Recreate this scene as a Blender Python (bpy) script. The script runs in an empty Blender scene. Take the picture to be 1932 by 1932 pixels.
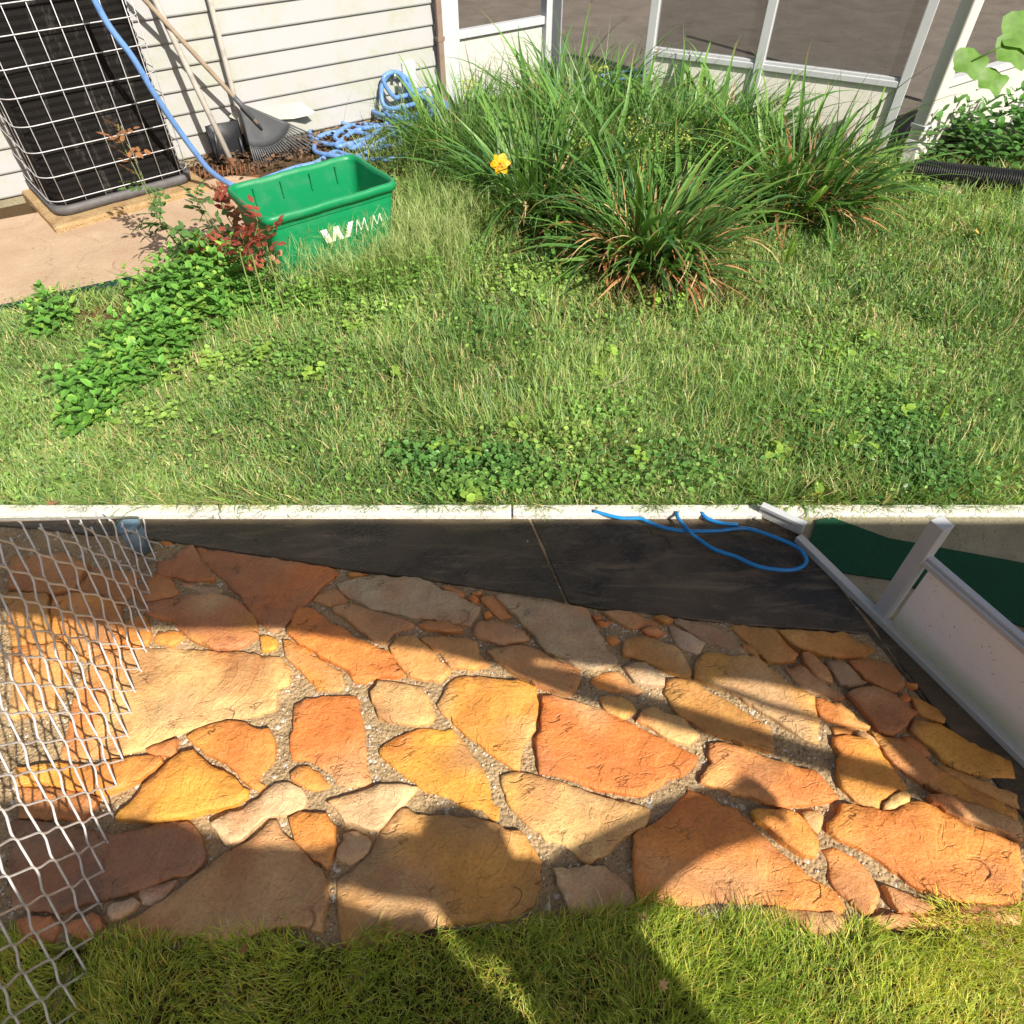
import bpy, bmesh, math, random
import numpy as np
from mathutils import Vector, Matrix, noise
from mathutils.geometry import delaunay_2d_cdt
rnd = random.Random(7); nr = np.random.default_rng(7)
SC = bpy.context.scene; COL = SC.collection

# ------------------------------------------------------------------ camera, world, sun, exposure
FP = 1315.0; PITCH = math.radians(47.0); EYE = 1.4
cam = bpy.data.cameras.new('camera'); cam_o = bpy.data.objects.new('camera', cam); COL.objects.link(cam_o)
cam.sensor_width = 36; cam.lens = 36*FP/1932; cam.clip_end = 200; cam.clip_start = .02
cam_o.location = (0, 0, EYE); cam_o.rotation_euler = (math.radians(90)-PITCH, 0, 0)
SC.camera = cam_o
SUN_E = math.radians(41); SD = Vector((-.62, .785)).normalized()        # direction shadows fall on the ground
w = bpy.data.worlds.new('World'); SC.world = w; w.use_nodes = True
wn = w.node_tree.nodes; wl = w.node_tree.links
sky = wn.new('ShaderNodeTexSky'); sky.sky_type = 'NISHITA'; sky.sun_disc = False; sky.dust_density = 4.; sky.ozone_density = .6
sky.sun_elevation = SUN_E; sky.sun_rotation = math.atan2(-SD.x, -SD.y)
bg = wn['Background']; bg.inputs[1].default_value = .052
wl.new(sky.outputs[0], bg.inputs[0])
sun = bpy.data.lights.new('sun', 'SUN'); sun.energy = 5; sun.angle = math.radians(.45); sun.color = (1, .93, .80)
sun_o = bpy.data.objects.new('sun', sun); COL.objects.link(sun_o)
sv = Vector((SD.x*math.cos(SUN_E), SD.y*math.cos(SUN_E), -math.sin(SUN_E)))
sun_o.rotation_euler = sv.to_track_quat('-Z', 'Y').to_euler(); sun_o.location = (3, -3, 6)
SC.view_settings.view_transform = 'Standard'; SC.view_settings.look = 'None'
SC.view_settings.exposure = 0.72; SC.view_settings.gamma = 1

# ------------------------------------------------------------------ helpers
def ray(u, v):
    a = (u-966)/FP; b = (966-v)/FP
    return Vector((a, math.cos(PITCH)+b*math.sin(PITCH), -math.sin(PITCH)+b*math.cos(PITCH)))
def at(u, v, z=0.):                      # point of the horizontal plane z seen at photo position u, v
    r = ray(u, v); t = (z-EYE)/r.z; return Vector((r.x*t, r.y*t, z))
def aty(u, v, y):                        # point at distance y
    r = ray(u, v); t = y/r.y; return Vector((r.x*t, y, EYE+r.z*t))
WO = Vector((-1.619, 3.789, 0)); WD = Vector((.652, .45, 0)).normalized(); WN = Vector((WD.y, -WD.x, 0))
def atw(u, v, off=0.):                   # point of the house wall plane, off metres in front of it
    o = WO+WN*off-Vector((0, 0, EYE)); r = ray(u, v); t = o.dot(WN)/r.dot(WN); return r*t+Vector((0, 0, EYE))
def casts(u, v, z):                      # the point at height z whose shadow falls at u, v
    g = at(u, v); k = z/math.tan(SUN_E); return Vector((g.x-SD.x*k, g.y-SD.y*k, z))
def U(c, x, y):                          # tracing notes: crop letter and pixel to photo position
    o = {'A': (100, 1030), 'B': (560, 1030), 'C': (1020, 1030), 'D': (1450, 1030), 'E': (100, 1450), 'F': (560, 1450), 'G': (1020, 1450), 'H': (1450, 1450)}[c]
    return (x/3.864+o[0])*.94336, (y/3.864+o[1])*.94336

def new_obj(name, me, mat=None, parent=None, loc=None):
    o = bpy.data.objects.new(name, me); COL.objects.link(o)
    if mat is not None and me is not None and len(me.materials) == 0: me.materials.append(mat)
    if parent: o.parent = parent
    if loc is not None: o.location = loc
    return o
def tag(o, label=None, cat=None, group=None, kind=None):
    if label: o['label'] = label
    if cat: o['category'] = cat
    if group: o['group'] = group
    if kind: o['kind'] = kind
    return o
def thing(name, label, cat, loc=(0, 0, 0), group=None):
    o = bpy.data.objects.new(name, None); COL.objects.link(o); o.location = loc; o.empty_display_size = .05
    return tag(o, label, cat, group)
def mesh_py(name, vs, fs, smooth=False):
    me = bpy.data.meshes.new(name); me.from_pydata([tuple(v) for v in vs], [], fs)
    if smooth: me.polygons.foreach_set('use_smooth', [True]*len(me.polygons))
    me.update(); return me
def part(name, vs, fs, mat, parent=None, smooth=False):
    """mesh in world coordinates, made local to its parent"""
    if parent is not None:
        o0 = parent.matrix_basis.translation.copy()
        if parent.parent: o0 = o0+parent.parent.matrix_basis.translation
        vs = [Vector(v)-o0 for v in vs]
    return new_obj(name, mesh_py(name, vs, fs, smooth), mat, parent)
def box_vf(c, sx, sy, sz, dx=Vector((1, 0, 0)), up=Vector((0, 0, 1))):
    """box centred in x,y on c, sitting on c.z"""
    dy = up.cross(dx).normalized(); c = Vector(c); vs = []
    for k in (0, 1):
        for a, b in ((-1, -1), (1, -1), (1, 1), (-1, 1)): vs.append(c+dx*(a*sx/2)+dy*(b*sy/2)+up*(k*sz))
    return vs, [(3, 2, 1, 0), (4, 5, 6, 7), (0, 1, 5, 4), (1, 2, 6, 5), (2, 3, 7, 6), (3, 0, 4, 7)]
def bevel(o, wd=.004, seg=2):
    m = o.modifiers.new('bevel', 'BEVEL'); m.width = wd; m.segments = seg; m.limit_method = 'ANGLE'; return o
def box(name, c, sx, sy, sz, mat, parent=None, dx=Vector((1, 0, 0)), bv=0.):
    vs, fs = box_vf(c, sx, sy, sz, dx); o = part(name, vs, fs, mat, parent)
    if bv: bevel(o, bv)
    return o
def prism_vf(pts, z0, z1):
    n = len(pts); vs = [Vector((p[0], p[1], z0)) for p in pts]+[Vector((p[0], p[1], z1)) for p in pts]
    a = sum(pts[i][0]*pts[(i+1) % n][1]-pts[(i+1) % n][0]*pts[i][1] for i in range(n))
    idx = list(range(n)) if a > 0 else list(range(n))[::-1]
    fs = [tuple(idx[::-1]), tuple(i+n for i in idx)]
    for k in range(n):
        i, j = idx[k], idx[(k+1) % n]; fs.append((i, j, j+n, i+n))
    return vs, fs
def catmull(P, n=8, closed=False):
    P = [Vector(p) for p in P]; out = []; N = len(P)
    rng = range(N if closed else N-1)
    for i in rng:
        g = (lambda k: P[k % N]) if closed else (lambda k: P[min(max(k, 0), N-1)])
        p0, p1, p2, p3 = g(i-1), g(i), g(i+1), g(i+2)
        for k in range(n):
            t = k/n; out.append(.5*((2*p1)+(p2-p0)*t+(2*p0-5*p1+4*p2-p3)*t*t+(3*p1-p0-3*p2+p3)*t**3))
    if not closed: out.append(P[-1])
    return out
def tube_vf(P, r, sides=6, vs=None, fs=None, closed=False):
    P = [Vector(p) for p in P]; vs = [] if vs is None else vs; fs = [] if fs is None else fs
    b = len(vs); n = len(P); ref = None
    for i, p in enumerate(P):
        t = (P[(i+1) % n if closed else min(i+1, n-1)]-P[(i-1) % n if closed else max(i-1, 0)])
        t = t.normalized() if t.length > 1e-9 else Vector((0, 0, 1))
        if ref is None: ref = Vector((0, 0, 1)) if abs(t.z) < .9 else Vector((1, 0, 0))
        a = (ref-t*ref.dot(t)).normalized(); ref = a; c = t.cross(a)
        rr = r[i] if isinstance(r, (list, tuple)) else r
        for k in range(sides):
            g = 2*math.pi*k/sides; vs.append(p+a*(rr*math.cos(g))+c*(rr*math.sin(g)))
    for i in range(n if closed else n-1):
        j = (i+1) % n
        for k in range(sides):
            k2 = (k+1) % sides; fs.append((b+i*sides+k, b+i*sides+k2, b+j*sides+k2, b+j*sides+k))
    if not closed:
        fs.append(tuple(b+k for k in range(sides))[::-1]); fs.append(tuple(b+(n-1)*sides+k for k in range(sides)))
    return vs, fs
def tube(name, P, r, mat, parent=None, sides=8, closed=False):
    vs, fs = tube_vf(P, r, sides, closed=closed); return part(name, vs, fs, mat, parent, True)
def soup(name, V, F3, C, mat, parent=None, smooth=True):
    """big mesh from numpy: V (n,3), F3 (m,3), C (n,3) colour per vertex"""
    me = bpy.data.meshes.new(name); me.vertices.add(len(V)); me.vertices.foreach_set('co', V.astype(np.float32).ravel())
    m = len(F3); me.loops.add(m*3); me.loops.foreach_set('vertex_index', F3.astype(np.int32).ravel())
    me.polygons.add(m); me.polygons.foreach_set('loop_start', np.arange(0, m*3, 3, dtype=np.int32))
    me.polygons.foreach_set('loop_total', np.full(m, 3, dtype=np.int32))
    if smooth: me.polygons.foreach_set('use_smooth', np.ones(m, dtype=bool))
    a = me.attributes.new('tint', 'FLOAT_COLOR', 'POINT')
    a.data.foreach_set('color', np.concatenate([C, np.ones((len(C), 1))], 1).astype(np.float32).ravel())
    me.update(calc_edges=True); me.validate()
    return new_obj(name, me, mat, parent)
def inpoly(x, y, P):
    c = np.zeros(np.shape(x), bool); n = len(P)
    for i in range(n):
        x1, y1 = P[i][0], P[i][1]; x2, y2 = P[(i+1) % n][0], P[(i+1) % n][1]
        if y1 == y2: continue
        c ^= ((y1 > y) != (y2 > y)) & (x < (x2-x1)*(y-y1)/(y2-y1)+x1)
    return c
def fnoise(x, y, sc, seed):              # cheap smooth value noise, vectorised
    g = np.random.default_rng(seed).random((64, 64)); xs = x*sc+17.3; ys = y*sc+9.1
    xi = np.floor(xs).astype(int); yi = np.floor(ys).astype(int); fx = xs-xi; fy = ys-yi
    fx = fx*fx*(3-2*fx); fy = fy*fy*(3-2*fy); q = lambda a, b: g[a % 64, b % 64]
    return (q(xi, yi)*(1-fx)+q(xi+1, yi)*fx)*(1-fy)+(q(xi, yi+1)*(1-fx)+q(xi+1, yi+1)*fx)*fy

# ------------------------------------------------------------------ materials
class M:
    def __init__(s, name, rough=.6, spec=.4):
        s.m = bpy.data.materials.new(name); s.m.use_nodes = True; s.n = s.m.node_tree.nodes; s.l = s.m.node_tree.links
        s.p = s.n['Principled BSDF']; s.p.inputs['Roughness'].default_value = rough; s.p.inputs['Specular IOR Level'].default_value = spec
        s.tc = s.n.new('ShaderNodeTexCoord').outputs['Object']
    def noise(s, sc, det=6, rough=.6, vec=None, dist=0.):
        t = s.n.new('ShaderNodeTexNoise'); t.inputs['Scale'].default_value = sc; t.inputs['Detail'].default_value = det
        t.inputs['Roughness'].default_value = rough; t.inputs['Distortion'].default_value = dist; s.l.new(vec or s.tc, t.inputs['Vector']); return t.outputs['Fac']
    def voro(s, sc, feat='F1', vec=None):
        t = s.n.new('ShaderNodeTexVoronoi'); t.feature = feat; t.inputs['Scale'].default_value = sc; s.l.new(vec or s.tc, t.inputs['Vector']); return t
    def stretch(s, v):
        t = s.n.new('ShaderNodeMapping'); t.inputs['Scale'].default_value = v; s.l.new(s.tc, t.inputs[0]); return t.outputs[0]
    def ramp(s, fac, stops, interp='LINEAR'):
        t = s.n.new('ShaderNodeValToRGB'); t.color_ramp.interpolation = interp; e = t.color_ramp.elements
        for i, (p, c) in enumerate(stops):
            if isinstance(c, (int, float)): c = (c, c, c)
            k = e[i] if i < 2 else e.new(p); k.position = p; k.color = (*c, 1)
        s.l.new(fac, t.inputs[0]); return t.outputs[0]
    def mix(s, fac, a, b, mode='MIX'):
        t = s.n.new('ShaderNodeMix'); t.data_type = 'RGBA'; t.blend_type = mode; t.clamp_factor = True
        for k, v in ((0, fac), (6, a), (7, b)):
            if isinstance(v, (int, float)): t.inputs[k].default_value = v if k == 0 else (v, v, v, 1)
            elif isinstance(v, tuple): t.inputs[k].default_value = (*v, 1)
            else: s.l.new(v, t.inputs[k])
        return t.outputs[2]
    def math(s, op, a, b=0.):
        t = s.n.new('ShaderNodeMath'); t.operation = op
        for k, v in ((0, a), (1, b)):
            if isinstance(v, (int, float)): t.inputs[k].default_value = v
            else: s.l.new(v, t.inputs[k])
        return t.outputs[0]
    def attr(s, name='tint'):
        t = s.n.new('ShaderNodeAttribute'); t.attribute_name = name; return t.outputs['Color']
    def col(s, c):
        if isinstance(c, tuple): s.p.inputs['Base Color'].default_value = (*c, 1)
        else: s.l.new(c, s.p.inputs['Base Color'])
        return s
    def bump(s, h, st=.5, d=.01):
        t = s.n.new('ShaderNodeBump'); t.inputs['Strength'].default_value = st; t.inputs['Distance'].default_value = d
        s.l.new(h, t.inputs['Height']); s.l.new(t.outputs[0], s.p.inputs['Normal']); return s
    def rough(s, r): s.l.new(r, s.p.inputs['Roughness']); return s
    def translucent(s, c, k=.35):
        t = s.n.new('ShaderNodeBsdfTranslucent'); s.l.new(c, t.inputs[0]); x = s.n.new('ShaderNodeMixShader'); x.inputs[0].default_value = k
        s.l.new(s.p.outputs[0], x.inputs[1]); s.l.new(t.outputs[0], x.inputs[2]); s.l.new(x.outputs[0], s.n['Material Output'].inputs[0]); return s
def plain(name, c, rough=.6, spec=.4, var=.12, sc=30, bump=.15, metal=0.):
    m = M(name, rough, spec); n = m.noise(sc, 5)
    m.col(m.mix(m.ramp(n, [(.3, 0.), (.7, 1.)]), tuple(x*(1-var) for x in c), tuple(min(1, x*(1+var)) for x in c)))
    m.bump(n, bump, .003); m.p.inputs['Metallic'].default_value = metal; return m.m
def dirty(name, c, d, amt=.5, sc=4, rough=.5, lo=.5, hi=.75, bump=.1):
    m = M(name, rough, .35); n = m.noise(sc, 8, .65); f = m.noise(60, 4)
    k = m.math('MULTIPLY', m.ramp(n, [(lo, 0.), (hi, 1.)]), amt)
    sp = m.ramp(m.noise(140, 2), [(.66, 0.), (.72, 1.)])
    m.col(m.mix(m.math('MULTIPLY', sp, .35), m.mix(k, c, d), tuple(x*.5 for x in d))); m.bump(f, bump, .002); return m.m

m = M('flagstone', .5, .45)
base = m.attr(); big = m.noise(5, 8, .7, dist=1.2); mid = m.noise(22, 8, .7, m.stretch((1, 1.8, 1)), .8); fine = m.noise(160, 4, .7)
c = m.mix(m.ramp(big, [(.32, 0.), (.62, 1.)]), m.mix(.45, base, (.45, .13, .035), 'MIX'), base)
c = m.mix(m.math('MULTIPLY', m.ramp(mid, [(.42, 0.), (.7, 1.)]), .55), c, m.mix(1., c, (1.3, 1.25, 1.1), 'MULTIPLY'))
c = m.mix(m.math('MULTIPLY', m.ramp(fine, [(.35, 1.), (.55, 0.)]), .4), c, m.mix(1., c, (.5, .42, .36), 'MULTIPLY'))
ridge = m.math('ABSOLUTE', m.math('SUBTRACT', m.noise(9, 3, .5, m.stretch((1, 1.9, 1)), .4), .5))
crk = m.ramp(ridge, [(.0, 1.), (.02, 0.)]); msk = m.ramp(m.noise(9, 4), [(.54, 0.), (.66, 1.)])
crk = m.math('MULTIPLY', crk, msk)
c = m.mix(m.math('MULTIPLY', crk, .5), c, (.09, .035, .012)); m.col(c)
led = m.ramp(m.noise(6, 5, .6, dist=1.), [(.40, 0.), (.415, .3), (.5, .34), (.51, .62), (.6, .66), (.608, 1.)])
hgt = m.math('ADD', m.math('ADD', m.math('MULTIPLY', mid, .5), m.math('MULTIPLY', m.math('MULTIPLY', fine, m.ramp(m.noise(4, 3), [(.35, .1), (.65, 1.)])), .30)), m.math('SUBTRACT', m.math('MULTIPLY', led, .35), m.math('MULTIPLY', crk, .35)))
m.bump(hgt, .9, .012); m.rough(m.ramp(big, [(.3, .36), (.7, .62)])); STONE = m.m

m = M('sandy_joint', .75, .3)
v = m.voro(120); v2 = m.voro(60); n = m.noise(12, 8, .7)
c = m.mix(m.ramp(n, [(.35, 0.), (.7, 1.)]), (.30, .21, .115), (.47, .335, .185))
c = m.mix(m.math('MULTIPLY', m.ramp(v.outputs['Color'], [(.80, 0.), (.86, 1.)], 'CONSTANT'), .8), c, (.60, .56, .50))
c = m.mix(m.math('MULTIPLY', m.ramp(m.noise(230, 2), [(.60, 0.), (.66, 1.)]), .8), c, (.07, .055, .045)); m.col(c)
m.bump(m.math('ADD', m.math('MULTIPLY', v.outputs['Distance'], -.7), m.noise(90, 6)), .9, .006); JOINT = m.m

m = M('wet_concrete', .5, .45)
n = m.noise(3.2, 10, .72, dist=.6); st = m.noise(5, 8, .7, m.stretch((1, 5, 1)), .8); f = m.noise(170, 4)
c = m.mix(m.ramp(n, [(.33, 0.), (.68, 1.)]), (.026, .022, .015), (.105, .076, .045))
c = m.mix(m.ramp(st, [(.5, 0.), (.72, .8)]), c, (.20, .145, .09))
c = m.mix(m.ramp(m.noise(1.4, 4), [(.52, 0.), (.7, .5)]), c, (.04, .045, .02))
c = m.mix(m.math('MULTIPLY', m.ramp(f, [(.62, 0.), (.7, 1.)]), .4), c, (.22, .2, .17)); m.col(c)
m.rough(m.ramp(n, [(.35, .14), (.65, .55)])); m.bump(m.math('ADD', f, n), .5, .004); WETC = m.m

def concrete(name, a, b, grain, sc=5, rough=.85, bump=.5):
    m = M(name, rough, .2); n = m.noise(sc, 9, .7, dist=.3); f = m.noise(150, 4, .7); v = m.voro(90)
    c = m.mix(m.ramp(n, [(.3, 0.), (.7, 1.)]), a, b)
    c = m.mix(m.math('MULTIPLY', m.ramp(f, [(.55, 0.), (.66, 1.)]), .6), c, grain)
    sc_ = m.ramp(m.math('ABSOLUTE', m.math('SUBTRACT', m.noise(3, 4, .5, dist=1.), .5)), [(0., 1.), (.006, 0.)])
    c = m.mix(m.math('MULTIPLY', sc_, .5), c, tuple(x*.5 for x in a)); m.col(c)
    m.bump(m.math('ADD', f, m.math('MULTIPLY', v.outputs['Distance'], .5)), bump, .005); return m.m
PATHC = concrete('tan_concrete', (.36, .25, .17), (.47, .35, .25), (.30, .20, .13))
PADC = concrete('aggregate_concrete', (.30, .19, .09), (.46, .33, .18), (.14, .09, .05), 14, .95, 1.)
KERBC = concrete('pale_concrete', (.52, .51, .48), (.68, .66, .63), (.5, .48, .44), 8)
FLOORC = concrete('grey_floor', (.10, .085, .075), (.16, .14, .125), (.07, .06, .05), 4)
TANC = concrete('mottled_concrete', (.20, .18, .12), (.34, .30, .21), (.12, .1, .07), 6)
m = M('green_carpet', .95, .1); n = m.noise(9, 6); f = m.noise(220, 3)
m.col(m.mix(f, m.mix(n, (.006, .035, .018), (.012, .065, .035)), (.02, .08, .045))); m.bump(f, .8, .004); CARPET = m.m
m = M('soil', .95, .1); n = m.noise(6, 9, .7); f = m.noise(110, 5, .7)
m.col(m.mix(f, m.mix(m.ramp(n, [(.3, 0.), (.7, 1.)]), (.035, .022, .012), (.10, .065, .03)), (.13, .09, .05))); m.bump(f, 1., .01); SOIL = m.m
def leafmat(name, k=.35, rough=.5, spec=.35):
    m = M(name, rough, spec); a = m.attr(); m.col(a); m.translucent(m.mix(1., a, (1.25, 1.35, .7), 'MULTIPLY'), k); return m.m
GRASS = leafmat('grass_blade', .38, .5); LEAF = leafmat('leaf', .3, .42, .4); DRY = leafmat('dry_leaf', .2, .7, .2)
def leafplain(name, c, k=.3, rough=.45):
    m = M(name, rough, .4); n = m.noise(25, 5); cc = m.mix(m.ramp(n, [(.3, 0.), (.7, 1.)]), tuple(x*.75 for x in c), tuple(x*1.2 for x in c)); m.col(cc); m.translucent(m.mix(1., cc, (1.3, 1.35, .7), 'MULTIPLY'), k); m.bump(n, .3, .003); return m.m
VINYL = M('vinyl_siding', .45, .4)
_ = VINYL; n = _.noise(2.2, 9, .7); gm = _.ramp(n, [(.42, 0.), (.60, 1.)]); n2 = _.ramp(_.noise(30, 6, .7), [(.35, .2), (.65, 1.)])
_.col(_.mix(_.math('MULTIPLY', _.math('MULTIPLY', gm, n2), .75), (.36, .36, .38), (.28, .31, .17))); _.bump(_.noise(50, 4), .1, .002); VINYL = _.m
WHITE = plain('white_trim', (.46, .48, .51), .4, .45, .05, 12, .05)
BOARD = dirty('white_board', (.50, .49, .47), (.42, .39, .28), .45, 3, .55)
m = M('mossy_board', .55, .35); n = m.noise(5, 9, .7); sp = m.noise(120, 3)
sep = m.n.new('ShaderNodeSeparateXYZ'); m.l.new(m.tc, sep.inputs[0])
low = m.ramp(m.math('ADD', sep.outputs['Z'], m.math('MULTIPLY', n, .10)), [(.05, 1.), (.13, 0.)])
c = m.mix(m.math('MULTIPLY', low, m.ramp(n, [(.35, .5), (.6, 1.)])), (.86, .85, .88), (.30, .36, .09))
c = m.mix(m.math('MULTIPLY', m.ramp(sp, [(.66, 0.), (.70, 1.)]), .55), c, (.16, .15, .09)); m.col(c); m.bump(n, .2, .003); MOSSB = m.m
BINM = dirty('green_plastic', (.004, .20, .075), (.06, .22, .12), .45, 14, .4, .48, .7, .15)
BINP = plain('white_print', (.75, .80, .76), .5, .3, .06)
BLACKP = dirty('black_plastic', (.02, .022, .027), (.16, .16, .17), .5, 9, .4, .5, .8)
RAKEM = dirty('grey_plastic', (.065, .07, .08), (.14, .14, .15), .6, 12, .5)
WOOD = dirty('weathered_wood', (.36, .335, .31), (.20, .17, .15), .8, 20, .7)
WOODB = dirty('brown_wood', (.29, .23, .17), (.16, .12, .08), .8, 20, .7)
RUST = dirty('rust', (.16, .065, .03), (.06, .035, .025), .8, 30, .9)
m = M('ac_fins', .8, .12); n = m.noise(8, 8, .75, m.stretch((3, 3, .5)), .6)
m.col(m.mix(m.ramp(n, [(.55, 0.), (.78, .8)]), (.008, .007, .007), (.10, .095, .09))); m.bump(m.noise(80, 4, .6), .6, .004); FINS = m.m
WIREG = plain('grey_wire', (.50, .50, .53), .45, .4, .15, 40, .1, .2)
FENCEW = plain('galvanised_wire', (.62, .61, .62), .42, .5, .18, 60, .1, .3)
POSTM = plain('blue_grey_steel', (.16, .25, .33), .4, .5, .2, 30, .1)
PANM = plain('base_pan', (.10, .095, .10), .6, .3, .2)
HOSE = dirty('blue_hose', (.13, .26, .56), (.05, .12, .28), .6, 30, .38, .5, .7)
HOSE2 = dirty('wet_blue_hose', (.02, .22, .55), (.02, .10, .30), .6, 30, .25, .5, .7)
DSP = dirty('brown_downspout', (.22, .16, .13), (.10, .07, .05), .8, 10, .6)
PIPEB = plain('black_pipe', (.018, .018, .02), .45, .5)
EDGEM = plain('dark_green_edging', (.01, .04, .03), .6, .3)
TINM = dirty('pale_sheet', (.52, .52, .46), (.3, .3, .24), .6, 8, .45)
STRAW = plain('cloth', (.2, .2, .22)); SKINM = plain('skin', (.45, .28, .2)); BLOCKM = plain('blocker_cloth', (.45, .40, .32), .9, .1)
BRASS = plain('brass', (.5, .5, .48), .3, .5, .1, 30, .1, .8)

# ------------------------------------------------------------------ ground structure
def sheet(name, pts, z, mat, th=None, parent=None):
    if th is None:
        o = part(name, [(p[0], p[1], z) for p in pts], [tuple(range(len(pts)))], mat, parent)
        me = o.data
        if me.polygons[0].normal.z < 0: me.flip_normals()
    else:
        vs, fs = prism_vf(pts, z-th, z); o = part(name, vs, fs, mat, parent)
    return o
SEAM = at(966, 976).y; SEAM2 = at(966, 957).y
tag(sheet('ground', [(-40, -30), (40, -30), (40, 60), (-40, 60)], -.07, SOIL), kind='structure')

def trace(c, pts): return [at(*U(c, x+(230 if x >= 2000 and c in 'DH' else 0), y+(60 if x >= 2000 and c in 'DH' else 0))) for x, y in pts]
slab_front = [(-60, 985), (240, 1012), (300, 1018), (450, 1040), (620, 1066), (870, 1100), (1130, 1145), (1400, 1176), (1560, 1186), (1640, 1194), (1700, 1262), (1740, 1312), (1835, 1420), (1990, 1600)]
SF = [at(u, v) for u, v in slab_front]
SLAB = [(-2.6, SF[0].y)]+[(p.x, p.y) for p in SF]+[(2.6, SF[-1].y), (2.6, SEAM), (-2.6, SEAM)]
# the concrete slab is cast in panels with open joints between them
slab_o = tag(thing('concrete_slab', None, None), kind='structure')
cuts = [((1000, 976), (1075, 1145)), ((1515, 1010), (1700, 1250))]
def clip(poly, a, b, keep):
    out = []; n = len(poly); sd = lambda p: ((b[0]-a[0])*(p[1]-a[1])-(b[1]-a[1])*(p[0]-a[0]))*keep
    for i in range(n):
        p, q = poly[i], poly[(i+1) % n]; sp, sq = sd(p), sd(q)
        if sp >= 0: out.append(p)
        if sp*sq < 0: t = sp/(sp-sq); out.append((p[0]+(q[0]-p[0])*t, p[1]+(q[1]-p[1])*t))
    return out
def line(c, gap):
    a, b = at(*c[0]), at(*c[1]); d = (b-a).normalized(); nrm = Vector((-d.y, d.x, 0))*gap
    return (a+nrm)[:2], (b+nrm)[:2]
l1, r1 = line(cuts[0], -.003), line(cuts[0], .003); l2, r2 = line(cuts[1], -.002), line(cuts[1], .002)
for poly in (clip(SLAB, *l1, -1), clip(clip(SLAB, *r1, 1), *l2, -1), clip(SLAB, *r2, 1)):
    if len(poly) > 2: bevel(sheet('slab_panel', poly, -.004, WETC, .05, slab_o), .003, 1)
# tooled band along the front edge of the slab
# kerb between slab and lawn
kerb = tag(thing('kerb', None, None), kind='structure')
for k in range(6):
    x0 = -2.4+k*.8; o = sheet('kerb_stone', [(x0+.002, SEAM), (x0+.798, SEAM), (x0+.798, SEAM2), (x0+.002, SEAM2)], .012, KERBC, .06, kerb); bevel(o, .004)

# bed the stones lie in (fine grid, uneven)
patio = tag(thing('patio', None, None), kind='structure')
def grid(name, x0, x1, y0, y1, step, zf, mat, parent=None):
    nx = int((x1-x0)/step)+1; ny = int((y1-y0)/step)+1
    X, Yy = np.meshgrid(np.linspace(x0, x1, nx), np.linspace(y0, y1, ny)); Z = zf(X, Yy)
    V = np.stack([X.ravel(), Yy.ravel(), Z.ravel()], 1); i = np.arange(nx*ny).reshape(ny, nx)
    a, b, c, d = i[:-1, :-1].ravel(), i[:-1, 1:].ravel(), i[1:, 1:].ravel(), i[1:, :-1].ravel()
    F3 = np.concatenate([np.stack([a, b, c], 1), np.stack([a, c, d], 1)]); return soup(name, V, F3, np.full((len(V), 3), .3), mat, parent)
def bedz(x, y): return -.019+.012*fnoise(x, y, 9, 3)+.005*fnoise(x, y, 40, 4)
bed = grid('joint_bed', -1.6, 1.6, .05, 1.30, .008, bedz, JOINT, patio)
tag(bed, kind='stuff')

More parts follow.
